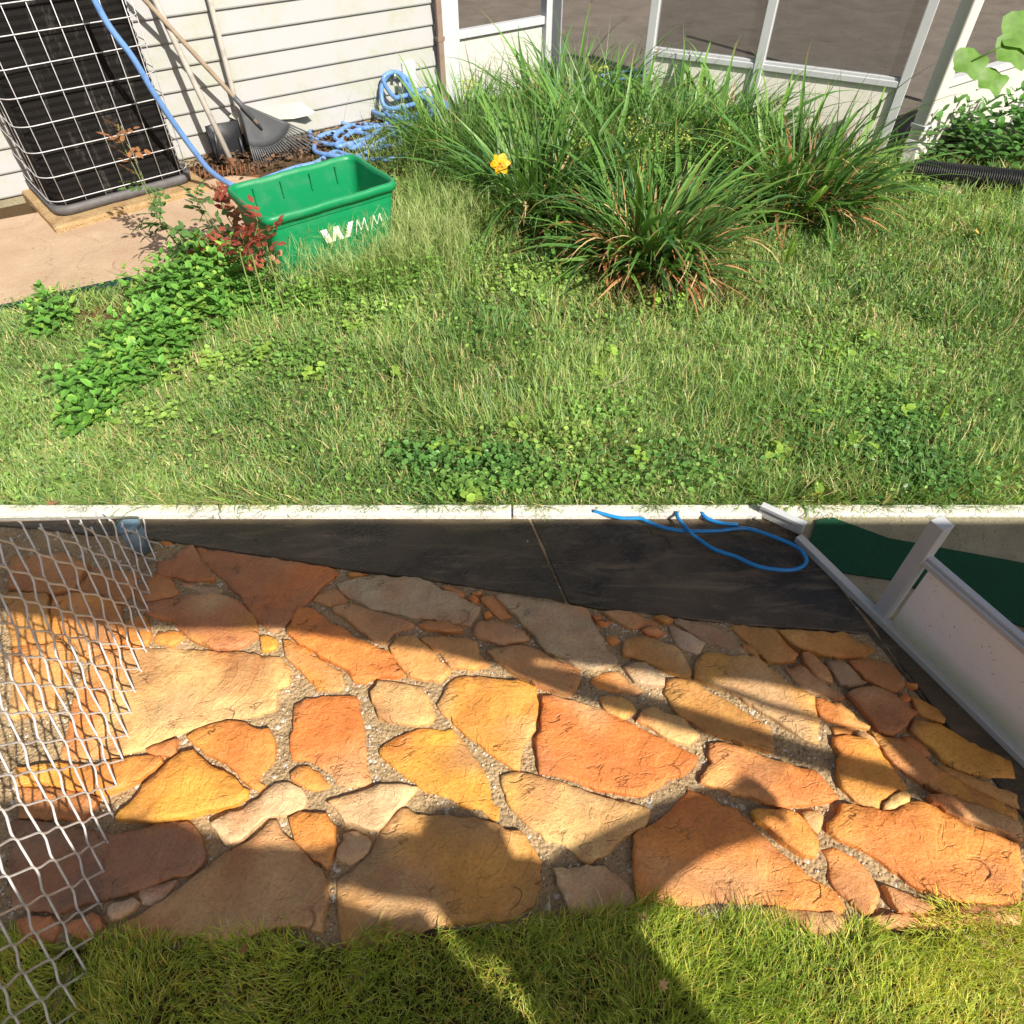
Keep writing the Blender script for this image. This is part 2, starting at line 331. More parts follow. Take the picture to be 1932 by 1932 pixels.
O_, R_, Y_, Gd, T_, B_, W_ = (.74, .31, .07), (.68, .22, .055), (.74, .48, .20), (.74, .38, .06), (.48, .39, .25), (.30, .18, .11), (.70, .56, .40)
def mixc(a, b, t=.5): return tuple(a[i]*(1-t)+b[i]*t for i in range(3))
OB = mixc(O_, B_); RB = mixc(R_, B_, .6); GB = mixc(Gd, B_, .45); TB = mixc(T_, B_, .45); YO = mixc(Y_, O_, .5); YB = mixc(Y_, B_, .5); OP = mixc(O_, W_, .3)
STN = [
('A', O_, [(860,170),(935,190),(925,222),(860,222)]),
('A', RB, [(1150,300),(1125,235),(1330,268),(1560,310),(1932,372),(2200,412),(2215,440),(2120,520),(1990,660),(1880,780),(1800,850),(1735,885),(1680,870),(1600,800),(1530,710),(1440,590),(1340,480),(1200,380)]),
('A', RB, [(985,340),(1000,290),(1060,270),(1055,235),(1105,235),(1140,300),(1160,360),(1225,440),(1265,500),(1130,510),(1000,480),(900,470),(840,440),(830,370)]),
('A', T_, [(1005,518),(1280,540),(1325,570),(1300,600),(1150,612),(1100,570)]),
('A', OB, [(820,440),(920,480),(960,560),(990,600),(940,630),(830,650),(715,670),(640,600),(740,500)]),
('A', RB, [(725,700),(850,665),(1080,630),(1300,620),(1400,650),(1500,710),(1570,770),(1600,860),(1600,930),(1500,990),(1380,1030),(1270,1020),(1100,960),(1030,900),(980,830),(880,800),(780,770),(730,740)]),
('A', O_, [(640,780),(700,760),(760,850),(770,920),(740,985),(640,1005),(560,990),(560,850)]),
('A', O_, [(800,950),(840,895),(1000,900),(1020,940),(930,1000)]),
('A', Gd, [(1625,925),(1700,935),(1755,980),(1740,1030),(1630,1030)]),
('A', Y_, [(620,1030),(740,1015),(900,1010),(1200,1045),(1580,1080),(1770,1095),(1850,1180),(1835,1290),(1755,1320),(1735,1500),(1600,1540),(1340,1580),(1140,1635),(1000,1680),(800,1760),(600,1830),(470,1855),(200,1870),(80,1850),(115,1700),(170,1450),(220,1250),(350,1090),(450,1050)]),
('A', O_, [(20,640),(200,600),(420,650),(540,700),(545,860),(540,985),(440,1020),(330,1050),(240,1110),(200,1000),(100,960),(20,900)]),
('A', OB, [(200,560),(320,400),(520,420),(680,460),(620,600),(540,670),(420,630)]),
('A', YO, [(-300,1020),(90,990),(150,1100),(110,1250),(40,1400),(20,1500),(-300,1560)]),
('A', GB, [(-350,600),(-20,620),(-10,900),(60,970),(-300,1000)]),
('A', OB, [(-300,330),(100,300),(290,390),(180,560),(-10,600),(-320,570)]),
('A', O_, [(1065,1712),(1150,1655),(1380,1600),(1520,1615),(1600,1665),(1690,1665),(1735,1760),(1730,1890),(1690,1930),(1620,1990),(1600,2060),(1655,2100),(1610,2130),(1500,2050),(1400,1950),(1250,1850),(1120,1770)]),
('A', OP, [(755,1812),(985,1735),(975,1830),(930,1865),(830,1856),(765,1832)]),
('E', O_, [(500,265),(700,245),(855,250),(865,290),(800,330),(700,400),(560,475),(450,512),(330,512),(150,480),(0,450),(-250,440),(-250,330),(0,310),(280,315)]),
('E', Gd, [(820,405),(870,345),(1030,220),(1115,208),(1175,265),(1260,335),(1420,405),(1530,510),(1520,555),(1450,600),(1300,650),(1100,692),(900,730),(790,745),(700,732),(600,722),(500,705),(600,612),(700,522),(770,435)]),
('E', mixc(W_, Y_), [(1245,752),(1350,705),(1500,655),(1620,565),(1740,450),(1850,445),(1950,500),(1985,570),(1955,635),(1800,692),(1650,722),(1560,792),(1480,880),(1350,905),(1315,850)]),
('E', B_, [(-300,730),(150,775),(480,838),(700,798),(950,745),(1055,748),(1125,825),(1165,872),(1190,960),(1170,1060),(1095,1125),(900,1175),(700,1262),(500,1322),(300,1350),(200,1390),(50,1440),(-300,1400)]),
('E', OB, [(-260,480),(200,510),(360,562),(325,620),(250,722),(-260,700)]),
('E', W_, [(675,1300),(700,1245),(830,1222),(920,1185),(975,1195),(925,1250),(855,1338),(780,1375),(705,1365)]),
('E', W_, [(462,1402),(500,1382),(640,1335),(678,1372),(635,1428),(540,1485),(480,1500),(452,1460)]),
('E', W_, [(130,1530),(250,1500),(330,1455),(378,1485),(395,1560),(300,1645),(180,1620)]),
('E', W_, [(-250,1500),(0,1480),(60,1560),(0,1680),(-250,1700)]),
('E', YB, [(485,1600),(560,1545),(760,1435),(950,1295),(1150,1135),(1350,985),(1530,905),(1650,805),(1710,745),(1755,745),(1795,835),(1845,885),(1925,965),(1997,1015),(2095,1135),(2148,1225),(2112,1450),(2095,1600),(1927,1545),(1800,1555),(1650,1585),(1500,1630),(1300,1650),(1050,1635),(800,1635),(600,1635)]),
('B', R_, [(112,1452),(200,1415),(450,1400),(595,1405),(635,1600),(660,1840),(692,2065),(600,2080),(440,2070),(330,1950),(230,1885),(95,1880),(80,1700),(103,1600)]),
('F', O_, [(80,372),(150,328),(230,326),(295,372),(345,432),(382,486),(260,492),(160,456),(95,420)]),
('F', mixc(W_, Y_), [(366,592),(500,555),(650,515),(780,465),(980,465),(1065,483),(995,560),(895,645),(843,720),(745,808),(640,785),(500,745),(446,660)]),
('F', O_, [(75,720),(150,682),(300,697),(365,697),(423,790),(423,920),(383,1060),(362,1112),(300,1055),(200,962),(115,885),(95,800)]),
('F', mixc(W_, Y_), [(500,832),(600,818),(705,897),(680,975),(545,1066),(432,1024),(460,950),(497,900)]),
('F', YB, [(945,657),(1000,657),(1060,697),(1350,717),(1500,727),(1660,767),(1785,836),(1850,830),(1920,930),(1957,960),(2017,1060),(2007,1240),(1947,1390),(1827,1480),(1600,1510),(1400,1530),(1200,1535),(1100,1590),(900,1650),(600,1700),(475,1705),(447,1400),(440,1205),(568,1108),(698,985),(768,855),(858,735),(905,685)]),
('F', Gd, [(770,182),(900,97),(1100,27),(1325,22),(1383,92),(1492,252),(1582,372),(1632,552),(1682,640),(1680,732),(1650,730),(1560,645),(1450,632),(1250,535),(1125,502),(1005,405),(905,335),(805,255)]),
('B', Y_, [(706,1370),(745,1322),(765,1278),(900,1296),(1095,1336),(1145,1402),(1173,1480),(1193,1560),(1175,1594),(1050,1622),(950,1603),(850,1592),(765,1562),(725,1450)]),
('B', mixc(O_, Gd, .4), [(1222,1460),(1266,1385),(1296,1307),(1372,1258),(1500,1258),(1700,1272),(1880,1297),(1983,1346),(1990,1450),(1962,1650),(1882,1750),(1852,1900),(1842,1978),(1800,1952),(1700,1892),(1555,1772),(1405,1662),(1337,1600),(1337,1545),(1290,1555)]),
('B', O_, [(27,955),(80,967),(200,1037),(250,1087),(378,1157),(473,1205),(482,1335),(400,1343),(285,1333),(266,1290),(175,1205),(95,1135),(47,1075)]),
('B', mixc(O_, R_), [(57,895),(95,800),(145,717),(230,722),(330,787),(425,850),(525,905),(603,962),(695,1003),(820,1050),(893,1130),(950,1235),(780,1253),(700,1263),(620,1290),(545,1235),(505,1185),(400,1133),(255,1043),(155,985)]),
('B', mixc(TB, O_, .4), [(405,722),(530,697),(700,747),(900,787),(1040,838),(1032,856),(945,884),(882,906),(815,982),(740,968),(655,915),(565,845),(495,778)]),
('B', OB, [(255,642),(343,576),(420,567),(476,596),(523,652),(512,684),(430,693),(320,664)]),
('B', T_, [(436,524),(600,491),(720,482),(1000,492),(1155,516),(1245,576),(1325,596),(1425,656),(1550,722),(1492,798),(1472,853),(1300,833),(1200,803),(1000,783),(850,743),(705,728),(625,675),(535,634),(475,586)]),
('B', O_, [(520,447),(600,440),(675,460),(560,468)]),
('B', OB, [(1066,850),(1150,821),(1280,826),(1383,863),(1412,903),(1250,894),(1130,879)]),
('B', YO, [(848,1012),(905,937),(1050,932),(1122,1005),(1192,1065),(1243,1133),(1320,1202),(1228,1282),(1100,1262),(996,1234),(946,1178),(888,1100)]),
('B', mixc(YO, B_, .3), [(1082,942),(1200,942),(1435,938),(1523,984),(1533,1082),(1610,1158),(1500,1183),(1318,1163),(1257,1086),(1187,1026),(1115,966)]),
('B', OB, [(1245,546),(1330,542),(1422,594),(1414,632),(1330,586)]),
('B', OB, [(1546,630),(1655,622),(1733,694),(1790,775),(1692,788),(1626,716),(1566,660)]),
('B', RB, [(1506,870),(1526,816),(1640,811),(1795,846),(1893,904),(1922,966),(1830,974),(1730,993),(1605,954),(1497,915)]),
('B', R_, [(1460,640),(1500,620),(1530,660),(1500,690)]),
('B', O_, [(1580,750),(1620,740),(1630,780),(1585,790)]),
('B', OB, [(1480,590),(1560,590),(1555,612),(1500,608)]),
('C', T_, [(-105,621),(0,632),(300,687),(555,717),(613,765),(653,862),(713,962),(763,1052),(840,1128),(776,1163),(640,1183),(503,1153),(405,1103),(277,1053),(207,955),(137,875),(66,785),(5,735),(-55,686)]),
('C', mixc(OB, YB), [(-175,1046),(0,1008),(100,1012),(250,1068),(418,1147),(542,1195),(533,1288),(503,1352),(428,1382),(255,1323),(155,1273),(5,1193),(-25,1173),(-95,1116)]),
('C', OB, [(727,741),(900,747),(1078,806),(1143,835),(1134,864),(903,864),(835,816)]),
('C', R_, [(640,770),(690,770),(700,800),(660,805)]),
('C', O_, [(670,812),(778,822),(758,843),(710,858)]),
('C', OB, [(1110,785),(1180,790),(1255,825),(1190,830)]),
('C', R_, [(1020,890),(1120,878),(1190,920),(1130,936),(1060,918)]),
('C', O_, [(743,950),(762,924),(828,942),(850,983),(780,996)]),
('C', GB, [(896,972),(960,937),(1080,957),(1275,1016),(1343,1103),(1393,1202),(1392,1243),(1282,1213),(1102,1153),(954,1093),(877,1074)]),
('C', mixc(T_, W_), [(1226,846),(1280,857),(1378,906),(1508,990),(1472,1053),(1438,1062),(1297,1006)]),
('C', TB, [(1262,795),(1350,807),(1500,832),(1660,865),(1752,964),(1832,1042),(1800,1068),(1652,1013),(1528,975),(1388,888)]),
('C', T_, [(878,1182),(960,1157),(1055,1157),(1125,1235),(1195,1264),(1182,1314),(1100,1314),(964,1284)]),
('C', O_, [(617,1290),(646,1246),(722,1207),(845,1207),(893,1253),(1030,1366),(960,1373),(800,1353),(684,1333)]),
('C', R_, [(257,1396),(330,1397),(600,1467),(797,1536),(1037,1666),(1297,1796),(1442,1873),(1432,1917),(1335,1992),(1215,2012),(1173,2082),(1050,2152),(900,2142),(700,2112),(562,2072),(342,2002),(228,1982),(217,1850),(207,1722),(247,1600),(252,1480)]),
('C', mixc(Y_, Gd), [(697,1405),(760,1397),(868,1416),(943,1454),(972,1508),(917,1543),(868,1572),(764,1523),(726,1486)]),
('C', Y_, [(983,1578),(1026,1497),(1150,1497),(1297,1556),(1468,1700),(1367,1762),(1303,1752),(1105,1643)]),
('C', GB, [(1203,1370),(1227,1257),(1415,1278),(1555,1378),(1695,1447),(1875,1567),(2003,1645),(2022,1720),(2032,1822),(1900,1783),(1702,1732),(1505,1652),(1306,1522),(1247,1446)]),
('D', mixc(TB, Y_, .4), [(-233,1245),(-223,1143),(-175,1077),(-100,1052),(90,1087),(245,1087),(343,1185),(474,1297),(555,1347),(645,1377),(693,1412),(693,1480),(722,1590),(712,1770),(602,1712),(452,1612),(302,1522),(152,1422),(2,1332)]),
('D', GB, [(42,851),(150,847),(320,872),(394,896),(463,984),(550,1090),(525,1123),(400,1123),(334,1123),(256,1055),(157,955),(100,902)]),
('D', mixc(Gd, OB), [(412,892),(600,902),(947,912),(1036,966),(1126,1006),(1178,1048),(1118,1054),(1086,1093),(960,1088),(820,1083),(704,1053),(566,1013),(478,946)]),
('D', GB, [(130,987),(190,1003),(268,1072),(268,1093),(190,1050)]),
('D', OB, [(607,1067),(658,1067),(716,1116),(784,1183),(822,1292),(760,1273),(686,1215),(617,1137)]),
('D', RB, [(467,1175),(560,1147),(616,1166),(696,1246),(796,1327),(895,1377),(930,1408),(900,1422),(804,1383),(704,1372),(586,1333),(507,1237)]),
('D', TB, [(787,1127),(898,1127),(956,1156),(1035,1235),(1100,1297),(970,1323),(895,1294),(847,1217)]),
('D', OB, [(965,1117),(1100,1117),(1276,1147),(1344,1205),(1392,1308),(1320,1362),(1204,1323),(1086,1254),(1008,1176)]),
('D', RB, [(960,1374),(1062,1337),(1180,1337),(1298,1387),(1356,1427),(1488,1530),(1434,1565),(1394,1634),(1288,1692),(1186,1663),(1137,1596),(1058,1487),(990,1420)]),
('D', mixc(OB, Gd), [(1446,1387),(1558,1436),(1656,1496),(1713,1570),(1697,1592),(1602,1563),(1496,1515)]),
('D', O_, [(1400,1287),(1480,1320),(1475,1333),(1410,1305)]),
('D', RB, [(1340,1410),(1400,1375),(1440,1420),(1400,1440)]),
('D', GB, [(1447,1648),(1476,1577),(1600,1607),(1728,1647),(1848,1727),(2000,1840),(2020,1980),(1900,1985),(1803,1953),(1686,1874),(1606,1785),(1507,1715)]),
('D', TB, [(1357,1722),(1430,1702),(1498,1745),(1568,1803),(1593,1845),(1522,1853),(1425,1785)]),
('D', mixc(Gd, YB), [(717,1414),(760,1407),(897,1456),(997,1546),(1122,1640),(1112,1653),(950,1623),(803,1583),(745,1553),(717,1480)]),
('D', O_, [(835,1634),(950,1646),(1003,1670),(958,1694),(852,1684)]),
('H', YB, [(1010,46),(1060,50),(1150,100),(1200,170),(1130,120)]),
('H', mixc(O_, Gd), [(842,95),(950,82),(1095,107),(1192,194),(1292,334),(1392,434),(1400,486),(1306,512),(1195,642),(1132,642),(1005,573),(907,474),(878,350),(888,230),(848,160)]),
('H', OB, [(1125,38),(1230,87),(1348,107),(1497,207),(1697,357),(2050,600),(2050,680),(1803,553),(1605,482),(1455,392),(1327,312),(1215,160)]),
('H', GB, [(1640,290),(1800,350),(2050,480),(2050,580),(1850,440),(1700,340)]),
('H', mixc(O_, OP), [(-112,138),(0,138),(197,197),(447,287),(695,357),(775,435),(833,523),(875,566),(738,593),(600,612),(450,632),(303,592),(104,523),(0,492),(-190,433),(-95,300),(-122,220)]),
('H', O_, [(212,667),(350,667),(448,658),(560,695),(632,794),(692,863),(712,960),(693,1010),(563,972),(455,893),(337,794),(238,734)]),
('H', Gd, [(597,672),(715,657),(762,702),(733,798),(708,832),(655,775)]),
('H', O_, [(900,608),(1100,648),(1200,680),(1330,670),(1440,600),(1555,608),(1697,687),(2050,860),(2050,1330),(1750,1345),(1652,1312),(1504,1252),(1404,1192),(1285,1113),(1155,1003),(1004,923),(875,873),(798,815),(808,752),(880,682)]),
('H', Y_, [(1240,618),(1326,537),(1385,518),(1430,550),(1420,585),(1325,648),(1215,655)]),
('H', YB, [(1570,545),(1700,550),(2050,700),(2050,830),(1700,665),(1600,602)]),
('H', mixc(R_, O_), [(767,955),(848,942),(996,1017),(1093,1106),(1162,1203),(1202,1302),(1173,1395),(1145,1432),(1082,1470),(966,1334),(877,1263),(808,1167),(818,1060)]),
('H', OP, [(1217,1237),(1350,1297),(1497,1357),(1625,1425),(1500,1443),(1333,1433)]),
('G', mixc(R_, O_, .6), [(963,852),(1093,777),(1254,656),(1393,498),(1527,547),(1637,627),(1745,648),(1793,706),(1953,856),(2103,1006),(2253,1117),(2402,1227),(2532,1337),(2592,1420),(2545,1462),(2350,1432),(2060,1392),(1860,1372),(1600,1362),(1300,1382),(1006,1362),(977,1250),(958,1100)]),
('H', mixc(OP, Y_), [(300,1418),(600,1430),(845,1458),(922,1503),(925,1600),(600,1600),(350,1560),(200,1465)]),
('G', Y_, [(-52,386),(0,377),(80,367),(248,407),(478,477),(697,547),(897,597),(1036,637),(1083,664),(1053,754),(895,853),(765,973),(676,1013),(600,1062),(505,973),(404,913),(275,873),(156,773),(56,683),(-23,585),(-52,500)]),
('G', mixc(Y_, W_), [(348,1097),(500,1102),(738,1102),(825,1156),(913,1244),(982,1372),(992,1460),(700,1470),(478,1460),(407,1290)]),
('H', OP, [(1100,1480),(1300,1460),(1640,1445),(1900,1380),(2050,1360),(2050,1480),(1500,1540),(1200,1550)]),
]
stone_polys = []
def flagstone(poly, colr, seed):
    r = random.Random(seed); n = len(poly); cx = sum(p.x for p in poly)/n; cy = sum(p.y for p in poly)/n
    a = sum(poly[i].x*poly[(i+1) % n].y-poly[(i+1) % n].x*poly[i].y for i in range(n))
    if a < 0: poly = poly[::-1]
    area = abs(a)/2; out = []
    for i in range(n):
        p, q = poly[i], poly[(i+1) % n]; L = (q-p).length; k = max(1, int(L/.011)); nm = Vector(((q-p).y, -(q-p).x, 0)).normalized()
        for j in range(k):
            t = j/k; s = p.lerp(q, t); e = min(t, 1-t)*2 if k > 1 else 0
            d = noise.noise(Vector((s.x*26, s.y*26, seed)))*.006*min(1, e*2+.3)+noise.noise(Vector((s.x*90, s.y*90, seed)))*.0035
            out.append(Vector((s.x+nm.x*(d+.0025), s.y+nm.y*(d+.0025), 0)))
    N = len(out); step = .016 if area > .004 else .012
    inner = [];
    xs = [p.x for p in out]; ys = [p.y for p in out]
    # ring just inside the edge gives a worn arris
    cen = Vector((cx, cy, 0)); ring = []
    for i, p in enumerate(out):
        t = (out[(i+1) % N]-out[i-1]); nm = Vector((-t.y, t.x, 0)).normalized(); ring.append(p+nm*(.002+.0025*r.random()))
    gx = np.arange(min(xs), max(xs), step); gy = np.arange(min(ys), max(ys), step)
    if len(gx) and len(gy):
        X, Yg = np.meshgrid(gx, gy); X = X.ravel()+nr.uniform(-.4, .4, X.size)*step; Yg = Yg.ravel()+nr.uniform(-.4, .4, Yg.size)*step
        ins = inpoly(X, Yg, ring); P2 = np.stack([X[ins], Yg[ins]], 1)
        if len(P2):
            E = np.array([(p.x, p.y) for p in ring]); dm = np.array([np.min((E[:, 0]-q[0])**2+(E[:, 1]-q[1])**2) for q in P2]); P2 = P2[dm > (.006)**2]
            inner = [Vector((q[0], q[1], 0)) for q in P2]
    pts = [p.to_2d() for p in out]+[p.to_2d() for p in ring]+[p.to_2d() for p in inner]
    V2, _e, F_, orig, _b, _c = delaunay_2d_cdt(pts, [(i, (i+1) % N) for i in range(N)], [], 1, 1e-5)
    tl = Vector((r.uniform(-.012, .012), r.uniform(-.012, .012))); top = r.uniform(-.001, .006)
    lf = r.uniform(5, 8); la = r.uniform(.5, 1.); ang = r.uniform(0, 3.14)
    vs = []; cols = []
    for i, p in enumerate(V2):
        o = orig[i][0] if orig[i] else 10**6
        x, y = p.x, p.y; h = noise.fractal(Vector((x*lf, y*lf, seed*.7)), 1., 2., 4)
        ux = x*math.cos(ang)+y*math.sin(ang)
        lay = math.floor((noise.noise(Vector((x*4.5, y*4.5, seed*1.3)))+.25*noise.noise(Vector((x*22, y*22, seed)))+.5)*3.2)
        z = top+(x-cx)*tl.x+(y-cy)*tl.y+.0035*h+.0035*la*lay-.004*la+.0018*noise.noise(Vector((x*60, y*60, 3)))
        if o < N: z -= .0045+.003*noise.noise(Vector((x*70, y*70, 7)))
        elif o < 2*N: z -= .0008
        vs.append(Vector((x, y, z)))
        k = noise.noise(Vector((x*6+seed, y*6, 1.7)))*.5+.5; k2 = noise.noise(Vector((x*13, y*13, seed+5)))
        c = list(colr); warm = R_ if seed % 3 else Gd
        if k > .56: t = min(1, (k-.56)*5); c = mixc(c, warm, .8*t)
        if k < .40: c = mixc(c, (.66, .46, .24), min(.7, (.40-k)*4))
        k3 = noise.noise(Vector((x*9-seed, y*9, 9.1))); c = mixc(c, (.34, .15, .07), max(0, min(.5, (k3-.25)*2.5)))
        f = 1+.22*k2+.06*((lay % 2)*2-1); cols.append([min(.8, q*f) for q in c])
    nb = len(vs); ids = {}
    for i in range(len(V2)):
        for oo in orig[i]:
            if oo < N: ids[oo] = i
    base_i = []
    for i in range(N):
        v = vs[ids.get(i, i)]; base_i.append(len(vs)); t = out[(i+1) % N]-out[i-1]; nm = Vector((t.y, -t.x, 0)).normalized()
        vs.append(Vector((v.x+nm.x*.002, v.y+nm.y*.002, -.03))); cols.append([q*.8 for q in colr])
    tris = [];
    for f in F_:
        f = list(f)
        for k in range(1, len(f)-1): tris.append((f[0], f[k], f[k+1]))
    for i in range(N):
        j = (i+1) % N; a_, b_ = ids.get(i, i), ids.get(j, j); tris += [(a_, base_i[i], base_i[j]), (a_, base_i[j], b_)]
    V = np.array([(v.x-cx, v.y-cy, v.z) for v in vs]); o = soup('flagstone', V, np.array(tris), np.array(cols), STONE, patio, True)
    sm_ = np.ones(len(o.data.polygons), bool); sm_[-2*N:] = False; o.data.polygons.foreach_set('use_smooth', sm_)
    o.location = (cx, cy, 0)
    stone_polys.append([(p.x, p.y) for p in out])
for i, (c, colr, pts) in enumerate(STN): flagstone(trace(c, pts), colr, i+1)

# pebbles in the joints
def octa(n, P, S, C, mat, name, parent=None, flat=.7, smooth=False):
    b = np.array([(1, 0, 0), (0, 1, 0), (-1, 0, 0), (0, -1, 0), (0, 0, 1), (0, 0, -1)], float)
    f = np.array([(0, 1, 4), (1, 2, 4), (2, 3, 4), (3, 0, 4), (1, 0, 5), (2, 1, 5), (3, 2, 5), (0, 3, 5)])
    a = nr.uniform(0, 6.28, n); V = np.repeat(b[None], n, 0)*nr.uniform(.55, 1.2, (n, 6, 1)); V[:, :, 2] *= flat
    ca, sa = np.cos(a)[:, None], np.sin(a)[:, None]; x = V[:, :, 0]*ca-V[:, :, 1]*sa; y = V[:, :, 0]*sa+V[:, :, 1]*ca
    V = np.stack([x, y, V[:, :, 2]], 2)*S[:, None, None]+P[:, None, :]
    F3 = (f[None]+np.arange(n)[:, None, None]*6).reshape(-1, 3)
    return soup(name, V.reshape(-1, 3), F3, np.repeat(C, 6, 0), mat, parent, smooth)
m = M('pebble', .5, .4); m.col(m.attr()); PEB = m.m
n0 = 60000; X = nr.uniform(-1.45, 1.45, n0); Yp = nr.uniform(.14, 1.25, n0)
X, Yp = X[:36000], Yp[:36000]; ok = inpoly(X, Yp, [(p.x, p.y) for p in SF]+[(2, .1), (-2, .1), (-2, SF[0].y)])
for P in stone_polys:
    bx = [min(p[0] for p in P), max(p[0] for p in P), min(p[1] for p in P), max(p[1] for p in P)]
    k = ok & (X > bx[0]) & (X < bx[1]) & (Yp > bx[2]) & (Yp < bx[3]); idx = np.where(k)[0]
    if len(idx): ok[idx[inpoly(X[idx], Yp[idx], P)]] = False
X, Yp = X[ok], Yp[ok]; n = len(X); S = .0010+.0030*nr.random(n)**3
cc = np.array([(.66, .62, .55), (.40, .32, .22), (.52, .40, .27), (.20, .16, .12)])[nr.choice(4, n, p=[.25, .3, .3, .15])]
tag(octa(n, np.stack([X, Yp, bedz(X, Yp)+S*.4], 1), S, cc, PEB, 'joint_gravel', patio), kind='stuff')

# ------------------------------------------------------------------ upper yard: path, edging
PATH = [at(u, v) for u, v in [(-300, 650), (97, 566), (200, 543), (265, 526), (380, 487), (470, 450), (560, 420), (600, 380), (520, 345), (440, 338), (380, 350), (-300, 480)]]
PATHP = [(p.x, p.y) for p in PATH]
o = tag(sheet('garden_path', PATHP, .02, PATHC, .06), kind='structure'); bevel(o, .004)
ea, eb = at(-200, 632), at(262, 529)
o = box('lawn_edging', (ea+eb)/2+(eb-ea).normalized().cross(Vector((0, 0, 1)))*.008+Vector((0, 0, -.04)), (eb-ea).length, .012, .065, EDGEM, dx=(eb-ea).normalized())
tag(o, 'dark green strip edging along the tan concrete path', 'edging')

# ------------------------------------------------------------------ house
house = thing('house', 'white vinyl sided house wall behind the rakes and the blue hose', 'house', WO)
HL = 3.2
w0 = WO-WD*1.6; wall_end = WO+WD*((atw(828, 190)-WO).dot(WD))
LEN = (wall_end-w0).length; pitchh = .098
for k in range(20):
    z0 = .03+k*pitchh; prof = [(.016, z0), (.018, z0+.006), (.006, z0+pitchh-.012), (.004, z0+pitchh), (0, z0+pitchh), (0, z0)]
    vs = [w0+WN*a+Vector((0, 0, b)) for a, b in prof]+[w0+WD*LEN+WN*a+Vector((0, 0, b)) for a, b in prof]
    q = len(prof); fs = [(i, (i+1) % q, (i+1) % q+q, i+q) for i in range(q)]+[tuple(range(q))[::-1], tuple(range(q, 2*q))]
    part('siding_board', vs, fs, VINYL, house)
o = box('wall_core', w0+WD*(LEN/2)-WN*.06, LEN, .11, 2.1, VINYL, house, WD)
box('foundation', w0+WD*(LEN/2)-WN*.03-Vector((0, 0, .05)), LEN, .07, .08, TANC, house, WD)
vt = atw(774, 172, .012)
ob = box('tap_box', Vector((vt.x, vt.y, vt.z)), .085, .03, .15, WHITE, house, WD, .006)
# corner trim post and the framed white door panel beyond the downspout
def wallbox(name, u0, u1, vref, z0, z1, off, th, mat, parent, bv=.003):
    a = atw(u0, vref, off); b = atw(u1, vref, off); a.z = b.z = z0
    return box(name, (a+b)/2, (b-a).length, th, z1-z0, mat, parent, WD, bv)
porch1 = thing('porch_panel', 'white framed kick panel between the brown downspout and the open doorway', 'porch panel', atw(850, 200))
wallbox('post', 834, 868, 190, 0, 2.1, .02, .06, WHITE, porch1)
wallbox('panel_board', 868, 1022, 185, .03, .335, .0, .02, BOARD, porch1)
wallbox('bottom_rail', 868, 1022, 185, .0, .03, .01, .045, WHITE, porch1)
wallbox('top_rail', 868, 1022, 185, .335, .375, .01, .045, WHITE, porch1)
wallbox('post', 1022, 1050, 165, 0, 2.1, .02, .06, WHITE, porch1)
# screened area above the rail shows the interior
dn = thing('downspout', 'brown metal downspout at the end of the siding', 'downspout', atw(835, 190, .05))
P = [atw(820, 85, .05), atw(836, 192, .05)]
a = atw(838, 200, .05); a.z = 0
for dz in (0,): pass
box('pipe', a, .035, .03, 2.0, DSP, dn, WD, .006)
for z in (.35, 1.2): box('strap', a+Vector((0, 0, z)), .045, .036, .02, DSP, dn, WD)

# porch interior: floor, carpet, back walls
PFLOOR = [(-.3, 4.7), (.27, 5.05), (.75, 4.44), (2.0, 3.86), (4.5, 5.2), (7, 9.5), (-2, 9.5)]
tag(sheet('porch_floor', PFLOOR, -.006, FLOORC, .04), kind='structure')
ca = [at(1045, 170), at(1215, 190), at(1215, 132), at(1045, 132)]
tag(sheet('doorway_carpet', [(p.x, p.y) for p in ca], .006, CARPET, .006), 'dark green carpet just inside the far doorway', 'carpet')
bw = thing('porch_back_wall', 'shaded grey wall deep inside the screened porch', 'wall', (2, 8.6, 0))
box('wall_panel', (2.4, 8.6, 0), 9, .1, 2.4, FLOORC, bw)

# right porch wall
BOARD_LIFTED = dirty('porch_board_lightened', (.74, .72, .68), (.42, .39, .28), .4, 3, .55)  # white board copy, lightened to make up for the grazing light on this wall
PA, PB = Vector((.735, 4.427, 0)), Vector((1.93, 3.838, 0)); PD = (PB-PA).normalized(); PL = (PB-PA).length
porch2 = thing('screened_porch', 'white screened porch wall behind the long grass clumps', 'porch', PA)
box('kick_board', PA+PD*(PL/2)+Vector((0, 0, .02)), PL, .02, .30, BOARD_LIFTED, porch2, PD, .002)
box('bottom_rail', PA+PD*(PL/2), PL, .05, .02, WHITE, porch2, PD, .002)
box('top_rail', PA+PD*(PL/2)+Vector((0, 0, .32)), PL, .05, .03, WHITE, porch2, PD, .004)
box('rail_lip', PA+PD*(PL/2)+Vector((0, 0, .35)), PL, .03, .012, WHITE, porch2, PD, .002)
mid = at(1432, 126, .33); t = (mid-PA).dot(PD)
for s in (.02, t, PL-.02): box('post', PA+PD*s+Vector((0, 0, -.002)), .045, .056, 2.1, WHITE, porch2, PD, .003)
sm = M('insect_screen', .6, .2)
tr = sm.n.new('ShaderNodeBsdfTransparent'); mx = sm.n.new('ShaderNodeMixShader'); mx.inputs[0].default_value = .45
sm.col((.05, .05, .05)); sm.l.new(tr.outputs[0], mx.inputs[1]); sm.l.new(sm.p.outputs[0], mx.inputs[2]); sm.l.new(mx.outputs[0], sm.n['Material Output'].inputs[0])
